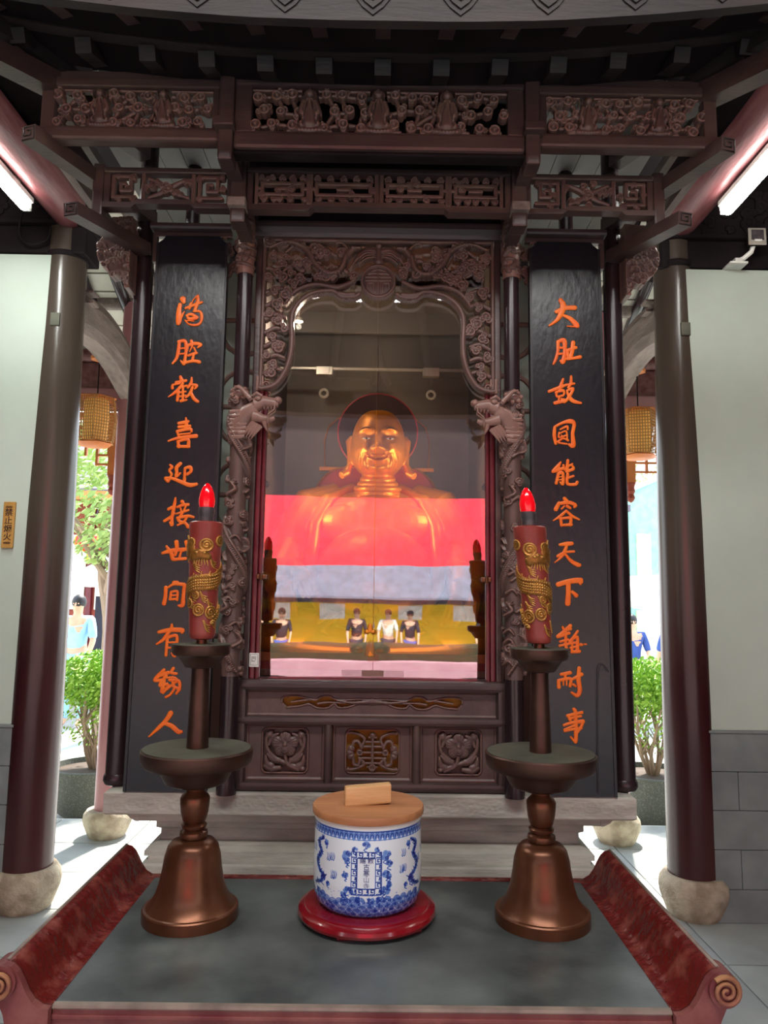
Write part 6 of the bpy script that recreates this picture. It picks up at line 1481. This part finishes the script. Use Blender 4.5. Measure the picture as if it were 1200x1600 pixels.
# ------------------------------------------------------------------ people: one continuous body each, clothes and hair as children
def person(x, y, zg, shirt, trousers, label, h=1.65, face=1, arm=None, hair='hair'):
    """face = +1 looks towards -y (to the viewer), -1 away"""
    k = h/1.65; t = thing('person', label, 'person', (x, y, zg))
    t.rotation_euler = (0, 0, 0 if face > 0 else pi)
    J = {'pel': (0, 0, .90), 'spi': (0, .005, 1.10), 'che': (0, .0, 1.27), 'nec': (0, .0, 1.40), 'hea': (0, -.01, 1.50), 'top': (0, -.005, 1.60)}
    R_ = {'pel': .135, 'spi': .12, 'che': .135, 'nec': .055, 'hea': .085, 'top': .065}
    E_ = [('pel', 'spi'), ('spi', 'che'), ('che', 'nec'), ('nec', 'hea'), ('hea', 'top')]
    for s_, n in ((-1, 'l'), (1, 'r')):
        up = arm == n
        J.update({'sh'+n: (s_*.17, 0, 1.34), 'el'+n: (s_*.23, -.05 if not up else -.16, 1.08 if not up else 1.20), 'wr'+n: (s_*.21, -.16 if not up else -.30, .88 if not up else 1.42), 'ha'+n: (s_*.20, -.20 if not up else -.33, .80 if not up else 1.50),
                  'hi'+n: (s_*.09, 0, .84), 'kn'+n: (s_*.10, -.01, .47), 'an'+n: (s_*.10, .02, .08), 'to'+n: (s_*.11, -.12, .04)})
        R_.update({'sh'+n: .062, 'el'+n: .045, 'wr'+n: .032, 'ha'+n: .035, 'hi'+n: .09, 'kn'+n: .06, 'an'+n: .045, 'to'+n: .04})
        E_ += [('che', 'sh'+n), ('sh'+n, 'el'+n), ('el'+n, 'wr'+n), ('wr'+n, 'ha'+n), ('pel', 'hi'+n), ('hi'+n, 'kn'+n), ('kn'+n, 'an'+n), ('an'+n, 'to'+n)]
    def skin(names, name, m, parent, grow=0.0, cut=None):
        ks = [q for q in J if names(q)]; me = bpy.data.meshes.new(name)
        pos = {q: i for i, q in enumerate(ks)}
        me.from_pydata([tuple(v*k for v in J[q]) for q in ks], [(pos[a], pos[b_]) for a, b_ in E_ if a in pos and b_ in pos], [])
        o = bpy.data.objects.new(name, me); COL.objects.link(o); o.parent = parent; me.materials.append(M[m])
        md = o.modifiers.new('skin', 'SKIN')
        for i, q in enumerate(ks): r_ = (R_[q]+grow)*k; me.skin_vertices[0].data[i].radius = (r_, r_*.8)
        me.skin_vertices[0].data[0].use_root = True; md.use_smooth_shade = True
        s2 = o.modifiers.new('sub', 'SUBSURF'); s2.levels = 1; s2.render_levels = 1
        return o
    body = skin(lambda q: True, 'body', 'skin', t)
    skin(lambda q: q in ('pel', 'spi', 'che') or q[:2] in ('sh', 'el'), 'shirt', shirt, t, .016)
    skin(lambda q: q in ('pel',) or q[:2] in ('hi', 'kn', 'an'), 'trousers', trousers, t, .017)
    hr = MB(); hr.ball((0, .018*k, 1.555*k), (.088*k, .098*k, .098*k), 16, 12); o = hr.build('hair', hair, None); o.parent = t
    fc = MB(); fc.tube([(0, -.085*k, 1.545*k), (0, -.108*k, 1.51*k)], [.008*k, .013*k], 8)
    for s_ in (-1, 1): fc.ball((s_*.03*k, -.085*k, 1.535*k), .009*k, 8, 6)
    fc.tube([(-.022*k, -.084*k, 1.468*k), (.022*k, -.084*k, 1.468*k)], .006*k, 6)
    o = fc.build('face_features', 'skin', None); o.parent = t
    return t
M['navy'] = mat('navy_cloth', srgb(50, 76, 140), .8); M['paleblue'] = mat('pale_blue_cloth', srgb(150, 196, 226), .8)
M['coral'] = mat('coral_cloth', srgb(230, 120, 90), .8); M['darkcloth'] = mat('dark_cloth', srgb(40, 40, 52), .8); M['cream'] = mat('cream_cloth', srgb(220, 212, 196), .8)
M['tan'] = mat('tan_hat', srgb(210, 180, 150), .8)

# ------------------------------------------------------------------ outside behind the shrine
def leafball(b, c, r, n, seed, size=.03, flatten=1.0):
    rr = random.Random(seed)
    for _ in range(n):
        d = Vector((rr.gauss(0, 1), rr.gauss(0, 1), rr.gauss(0, 1))).normalized()*(rr.random()**.4)
        p = Vector((c[0]+d.x*r[0], c[1]+d.y*r[1], c[2]+d.z*r[2]))
        a = Vector((rr.gauss(0, 1), rr.gauss(0, 1), rr.gauss(0, 1))).normalized(); u = a.orthogonal().normalized(); w = a.cross(u)
        s_ = size*rr.uniform(.6, 1.2)
        b.add([p-u*s_, p+w*s_*.45, p+u*s_, p-w*s_*.45], [(0, 1, 2, 3)])
def planter(x, y, label, seed, slab):
    z0 = -.15
    t = thing('stone_planter', slab, 'planter', (x, y, z0))
    part('pot', 'pot', t, lambda b: b.lathe([(.21, z0), (.27, z0+.05), (.325, z0+.20), (.345, z0+.34), (.35, z0+.38), (.32, z0+.385), (.31, z0+.34), (0, z0+.335)], (x, y), 40))
    part('soil', 'soil', t, lambda b: b.lathe([(.31, z0+.345), (0, z0+.36)], (x, y), 24))
    s = thing('clipped_bush', label, 'bush', (x, y, z0+.34))
    rr = random.Random(seed); m = MB(); tips = []
    for k in range(9):
        a = k*.7; r_ = rr.uniform(.04, .12)
        p = [(x+r_*.3*cos(a), y+r_*.3*sin(a), z0+.33), (x+r_*1.1*cos(a), y+r_*1.1*sin(a), z0+.5), (x+r_*2.0*cos(a+.3), y+r_*2.0*sin(a+.3), z0+.72), (x+r_*3.0*cos(a+.5), y+r_*3.0*sin(a+.5), z0+1.0)]
        m.tube(catmull(p, 4), [.018-.0011*i for i in range(13)], 6)
        for q in range(4):
            a2 = rr.uniform(0, 6.3); i0 = rr.choice((1, 2)); s0 = p[i0]; e = (s0[0]+.14*cos(a2), s0[1]+.14*sin(a2), s0[2]+.22)
            m.tube([s0, ((s0[0]+e[0])/2+.02, (s0[1]+e[1])/2, (s0[2]+e[2])/2), e], [.009, .006, .003], 5)
    m.build('branches', 'bark', s)
    f = MB(); leafball(f, (x, y, z0+1.04), (.38, .38, .23), 5200, seed, .024); leafball(f, (x, y, z0+.80), (.33, .33, .28), 700, seed+1, .022)
    o = f.build('foliage', 'leaf', s); o['kind'] = 'stuff'
planter(-2.20, 6.05, 'clipped green bush in the planter behind the left column', 5, 'speckled round stone planter behind the left column')
planter(2.22, 6.05, 'clipped green bush in the planter behind the right column', 8, 'speckled round stone planter behind the right column')
# left: timber hall, awning, lantern, tree
t = thing('timber_hall', 'red-brown timber hall with grey roof beyond the left opening', 'building', (-6.4, 14, -.15))
part('wall', 'housered', t, lambda b: b.box(-9.5, -3.9, 14, 14.3, -.15, 3.6))
part('roof', 'roofgrey', t, lambda b: b.prismx([(13.0, 3.35), (13.0, 3.45), (15.5, 4.8), (15.5, 3.4)], -9.8, -3.7))
part('eave_board', 'orange', t, lambda b: b.box(-9.8, -3.7, 12.97, 13.03, 3.25, 3.4))
for i in range(12): part('post', 'redframe', t, lambda b: b.box(-9.3+i*.48, -9.2+i*.48, 13.9, 14.0, -.15, 3.4))
for i in range(11): part('door_panel', 'orange', t, lambda b: b.box(-9.15+i*.48, -8.87+i*.48, 13.96, 14.0, .2, 1.1) )
for i in range(11): part('window', 'cream', t, lambda b: b.box(-9.15+i*.48, -8.87+i*.48, 13.96, 14.0, 1.3, 2.7) )
t = thing('white_awning', 'white canopy with drooping edge above the people on the left', 'awning', (-4.6, 11, 1.7))
def awn(b, x0, x1, y, z, rise, drop, yy):
    n = 14; vs = []; fs = []
    for i in range(n+1):
        f = i/n; x = x0+(x1-x0)*f; zt = z+rise*f**1.5; zb = z-drop*(1-(2*f-1)**2)-.0
        vs += [(x, y, zb), (x, y, zt+.02), (x, yy, zt+.25), (x, yy, zb+.03)]
    for i in range(n):
        for q in range(4): fs.append((i*4+q, i*4+(q+1) % 4, (i+1)*4+(q+1) % 4, (i+1)*4+q))
    fs += [(3, 2, 1, 0), tuple(n*4+q for q in range(4))]; b.add(vs, fs)
part('cloth', 'awning', t, lambda b: awn(b, -4.72, -3.6, 10.8, 1.80, .55, .12, 12.3))
part('pole', 'metal', t, lambda b: b.tube([(-3.7, 10.9, -.15), (-3.7, 10.9, 2.3)], .03, 10))
part('counter', 'darkcloth', t, lambda b: b.box(-4.5, -3.7, 11.9, 12.0, -.15, 1.55))
t = thing('red_silk_lantern', 'round red lantern hanging in front of the timber hall', 'lantern', (-4.75, 12.2, 2.35))
part('body', 'redlant', t, lambda b: b.lathe([(.08, 2.27), (.20, 2.32), (.27, 2.42), (.24, 2.52), (.10, 2.58)], (-4.75, 12.2), 16))
for k in range(8): part('rib', 'yellowsilk', t, lambda b: b.tube([(-4.75+r_*cos(k*pi/4), 12.2+r_*sin(k*pi/4), z) for r_, z in ((.085, 2.27), (.205, 2.32), (.275, 2.42), (.245, 2.52), (.10, 2.58))], .006, 5))
part('tassel', 'yellowsilk', t, lambda b: b.tube([(-4.75, 12.2, 2.27), (-4.75, 12.2, 2.12)], [.05, .07], 10))
part('cord', 'darkcloth', t, lambda b: b.tube([(-4.75, 12.2, 2.58), (-4.75, 12.6, 3.3)], .01, 5))
def tree(x, y, h, label, seed, crown, n=2200):
    t = thing('tree', label, 'tree', (x, y, -.15)); rr = random.Random(seed); m = MB()
    m.tube(catmull([(x, y, -.15), (x+.05, y, h*.35), (x-.08, y, h*.6), (x+.02, y, h*.85)], 5), [.09-.0045*i for i in range(16)], 8)
    for k in range(7):
        a = rr.uniform(0, 6.3); z = h*rr.uniform(.3, .7); l_ = rr.uniform(.5, 1.0)
        m.tube([(x, y, z), (x+l_*.5*cos(a), y+l_*.5*sin(a), z+l_*.7), (x+l_*cos(a), y+l_*sin(a), z+l_*1.5)], [.045, .03, .012], 6)
    m.build('trunk', 'bark', t)
    f = MB()
    for (dx, dy, dz, r_) in crown: leafball(f, (x+dx, y+dy, h*.85+dz), (r_, r_, r_*.7), n//len(crown), seed+int(r_*100)+int(dz*10), .06)
    o = f.build('foliage', 'foliage', t); o['kind'] = 'stuff'
tree(-3.35, 9.2, 3.2, 'pale-trunked tree outside the left opening', 3, ((-.2, 0, .1, .8), (.4, 0, .5, .7), (-.6, .2, .6, .6), (.1, 0, -.5, .5)), 2600)
person(-4.42, 10.4, -.15, 'coral', 'darkcloth', 'person in a coral top under the left awning', 1.6, -1)
person(-3.98, 9.95, -.15, 'paleblue', 'paleblue', 'person in pale blue near the left awning pole', 1.72, 1)
# right: teal facade, trees, awning, people
t = thing('teal_building', 'pale teal building with white windows beyond the right opening', 'building', (6.0, 17, -.15))
part('wall', 'teal', t, lambda b: b.prism([(5.65, -.15), (9.5, -.15), (9.5, 4.9), (6.9, 4.6), (5.65, 4.05)], 17, 17.5))
part('coping', 'white', t, lambda b: b.prism([(5.66, 4.05), (6.9, 4.58), (9.5, 4.88), (9.5, 4.98), (6.9, 4.68), (5.66, 4.15)], 16.9, 17.1))
for x in (5.95, 6.55, 7.15, 7.75): 
    f_ = MB().box(x, x+.32, 16.95, 17.0, 1.95, 3.15).build('window', 'white', t); MB().box(x+.14, x+.18, 16.93, 16.95, 1.95, 3.15).build('pane_bar', 'metal', f_)
part('string_course', 'paleblue', t, lambda b: b.box(5.65, 9.5, 16.94, 17.0, 1.55, 1.68))
for x in (5.9, 6.7, 7.5): part('door', 'white', t, lambda b: b.box(x, x+.55, 16.95, 17.0, -.15, 1.4))
t = thing('yellow_gable', 'narrow yellow-washed house wall beside the teal building', 'building', (5.2, 16, -.15))
part('wall', 'yellow', t, lambda b: b.box(4.6, 5.62, 16.6, 17.0, -.15, 3.6)); part('eave', 'roofgrey', t, lambda b: b.box(4.5, 5.64, 16.4, 17.0, 3.6, 3.75))
t = thing('white_awning', 'white scalloped canopy beyond the right opening', 'awning', (4.5, 11, 1.7))
part('cloth', 'awning', t, lambda b: awn(b, 3.55, 5.2, 10.8, 1.72, .1, .30, 12.0))
part('pole', 'metal', t, lambda b: b.tube([(3.6, 10.9, -.15), (3.6, 10.9, 1.9)], .03, 10))
person(3.98, 9.9, -.15, 'navy', 'darkcloth', 'person in navy with their back turned, beyond the right bush', 1.62, -1)
person(3.62, 10.6, -.15, 'navy', 'darkcloth', 'person in navy at the left edge of the right opening', 1.55, 1)
person(4.45, 11.2, -.15, 'cream', 'darkcloth', 'person in cream under the right canopy', 1.6, 1)
tree(5.6, 21, 5.8, 'hazy tree rising behind the teal building', 13, ((0, 0, .3, 1.8), (1.4, 0, -.2, 1.3), (-1.4, 0, -.1, 1.3), (.6, 0, -1.2, 1.0)), 4200)
tree(-7.6, 20, 6.5, 'distant tree above the timber hall roof', 17, ((0, 0, .3, 2.0), (1.8, 0, -.2, 1.5), (-1.4, 0, -.4, 1.3)), 3600)

# ------------------------------------------------------------------ courtyard in front of the hall (seen mirrored in the glass)
t = thing('yellow_courtyard_wall', 'yellow courtyard wall opposite, seen mirrored in the case glass', 'wall', (0, -14, -.15))
part('wall', 'yellow', t, lambda b: b.box(-14, 14, -14.3, -14, -.15, 1.44))
part('coping', 'roofgrey', t, lambda b: b.box(-14, 14, -14.4, -13.85, 1.44, 1.54, .02))
for x in (-2.3, -.9, .55, 2.0, 3.4): part('notice', 'white', t, lambda b: b.box(x-.32, x+.32, -14, -13.97, 1.02, 1.42, .01))
t = thing('mirrored_sky_block', 'added dark timber front behind the banner, blocking the mirrored sky', 'building', (0, -17, -.15))  # added unseen facade, keeps bright sky out of the glass reflection
part('wall', 'facade', t, lambda b: b.box(-14, 14, -17.4, -17, -.15, 8.6))
for i in (): part('post', 'redframe', t, lambda b: b.box(-11.6+i*1.6, -11.3+i*1.6, -17, -16.8, -.15, 8.4))
part('roof', 'roofgrey', t, lambda b: b.prismx([(-16.0, 8.4), (-16.0, 8.6), (-20, 12), (-20, 8.4)], -15, 15))
tag(MB().box(-8, 8, -9.3, -8.9, -.3, .70, .06).build('clipped_hedge', 'hedge'), 'low dark hedge in front of the mirrored people', 'hedge')
tag(MB().box(-8, 8, -8.5, -8.3, -.3, .43, .03).build('low_kerb_wall', 'kerb'), 'low mauve kerb wall in front of the mirrored hedge', 'wall')
t = thing('opposite_eave', 'broad pale canopy cloth opposite, seen mirrored in the case glass', 'awning', (0, -13, 2))
part('cloth', 'greycloth', t, lambda b: b.prismx([(-12.9, 1.56), (-12.9, 1.62), (-13.3, 2.7), (-13.4, 2.7)], -12, 12))
for x in (-9, -5, 5, 9): part('pole', 'metal', t, lambda b: b.tube([(x, -13.3, -.15), (x, -13.3, 2.6)], .04, 10))
t = thing('red_cloth_banner', 'long red cloth banner strung across the courtyard, mirrored in the glass', 'banner', (0, -10, 2.5))
part('cloth', 'banner', t, lambda b: b.box(-2.5, 2.5, -10.02, -10, 2.27, 3.72))
for x in (-2.5, 2.5): part('pole', 'metal', t, lambda b: b.tube([(x, -10, -.15), (x, -10, 3.9)], .05, 10))
dark = [('darkcloth', 'darkcloth', -2.3, 1.55, 'dark-clad person at the left of the mirrored group'), ('navy', 'darkcloth', -1.75, 1.6, 'navy-clad person second from left in the mirrored group'), ('cream', 'darkcloth', -1.2, 1.5, 'cream-clad person in the mirrored group'), ('darkcloth', 'navy', -.7, 1.48, 'dark-clad shorter person in the mirrored group'), ('darkcloth', 'darkcloth', .95, 1.5, 'dark-clad person right of centre in the mirrored group'), ('darkcloth', 'navy', -3.0, 1.5, 'dark-clad person at the far left end of the mirrored group'), ('navy', 'navy', 1.6, 1.44, 'shorter navy-clad person in the mirrored group'), ('coral', 'darkcloth', 2.3, 1.62, 'person raising an arm at the right of the mirrored group')]
for sh, tr, x, h, lb in dark: person(x, -10.8, -.15, sh, tr, lb, h, -1, 'r' if sh == 'coral' else None)

# ------------------------------------------------------------------ things that repeat carry a shared group phrase
GROUPS = {'hall_column': 'thick columns either side of the shrine', 'rear_column': 'slender rear columns', 'round_purlin': 'round beams overhead', 'curved_tie_beam': 'curved tie beams behind the columns',
          'hanging_fretwork': 'orange lattices under the rear lintel', 'woven_lantern': 'woven lanterns behind the columns', 'fluorescent_fixture': 'fluorescent tubes beside the beams',
          'side_screen': 'screens behind the couplet boards', 'dragon_column': 'dragon columns flanking the glass', 'shrine_post': 'outer posts of the shrine', 'inner_post': 'inner posts under the canopy',
          'couplet_board': 'couplet boards of the shrine', 'board_frame': 'top frames of the couplet boards', 'candlestick': 'candlesticks on the offering table', 'electric_candle': 'candles on the candlesticks',
          'case_spotlight': 'spotlights behind the glass frame', 'stone_planter': 'planters outside', 'clipped_bush': 'bushes in the planters', 'white_awning': 'white canopies outside', 'tree': 'trees outside', 'person': 'people outside'}
for o in bpy.data.objects:
    b = o.name.split('.')[0]
    if o.parent is None and b in GROUPS and o.get('category') and not o.get('group'): o['group'] = GROUPS[b]
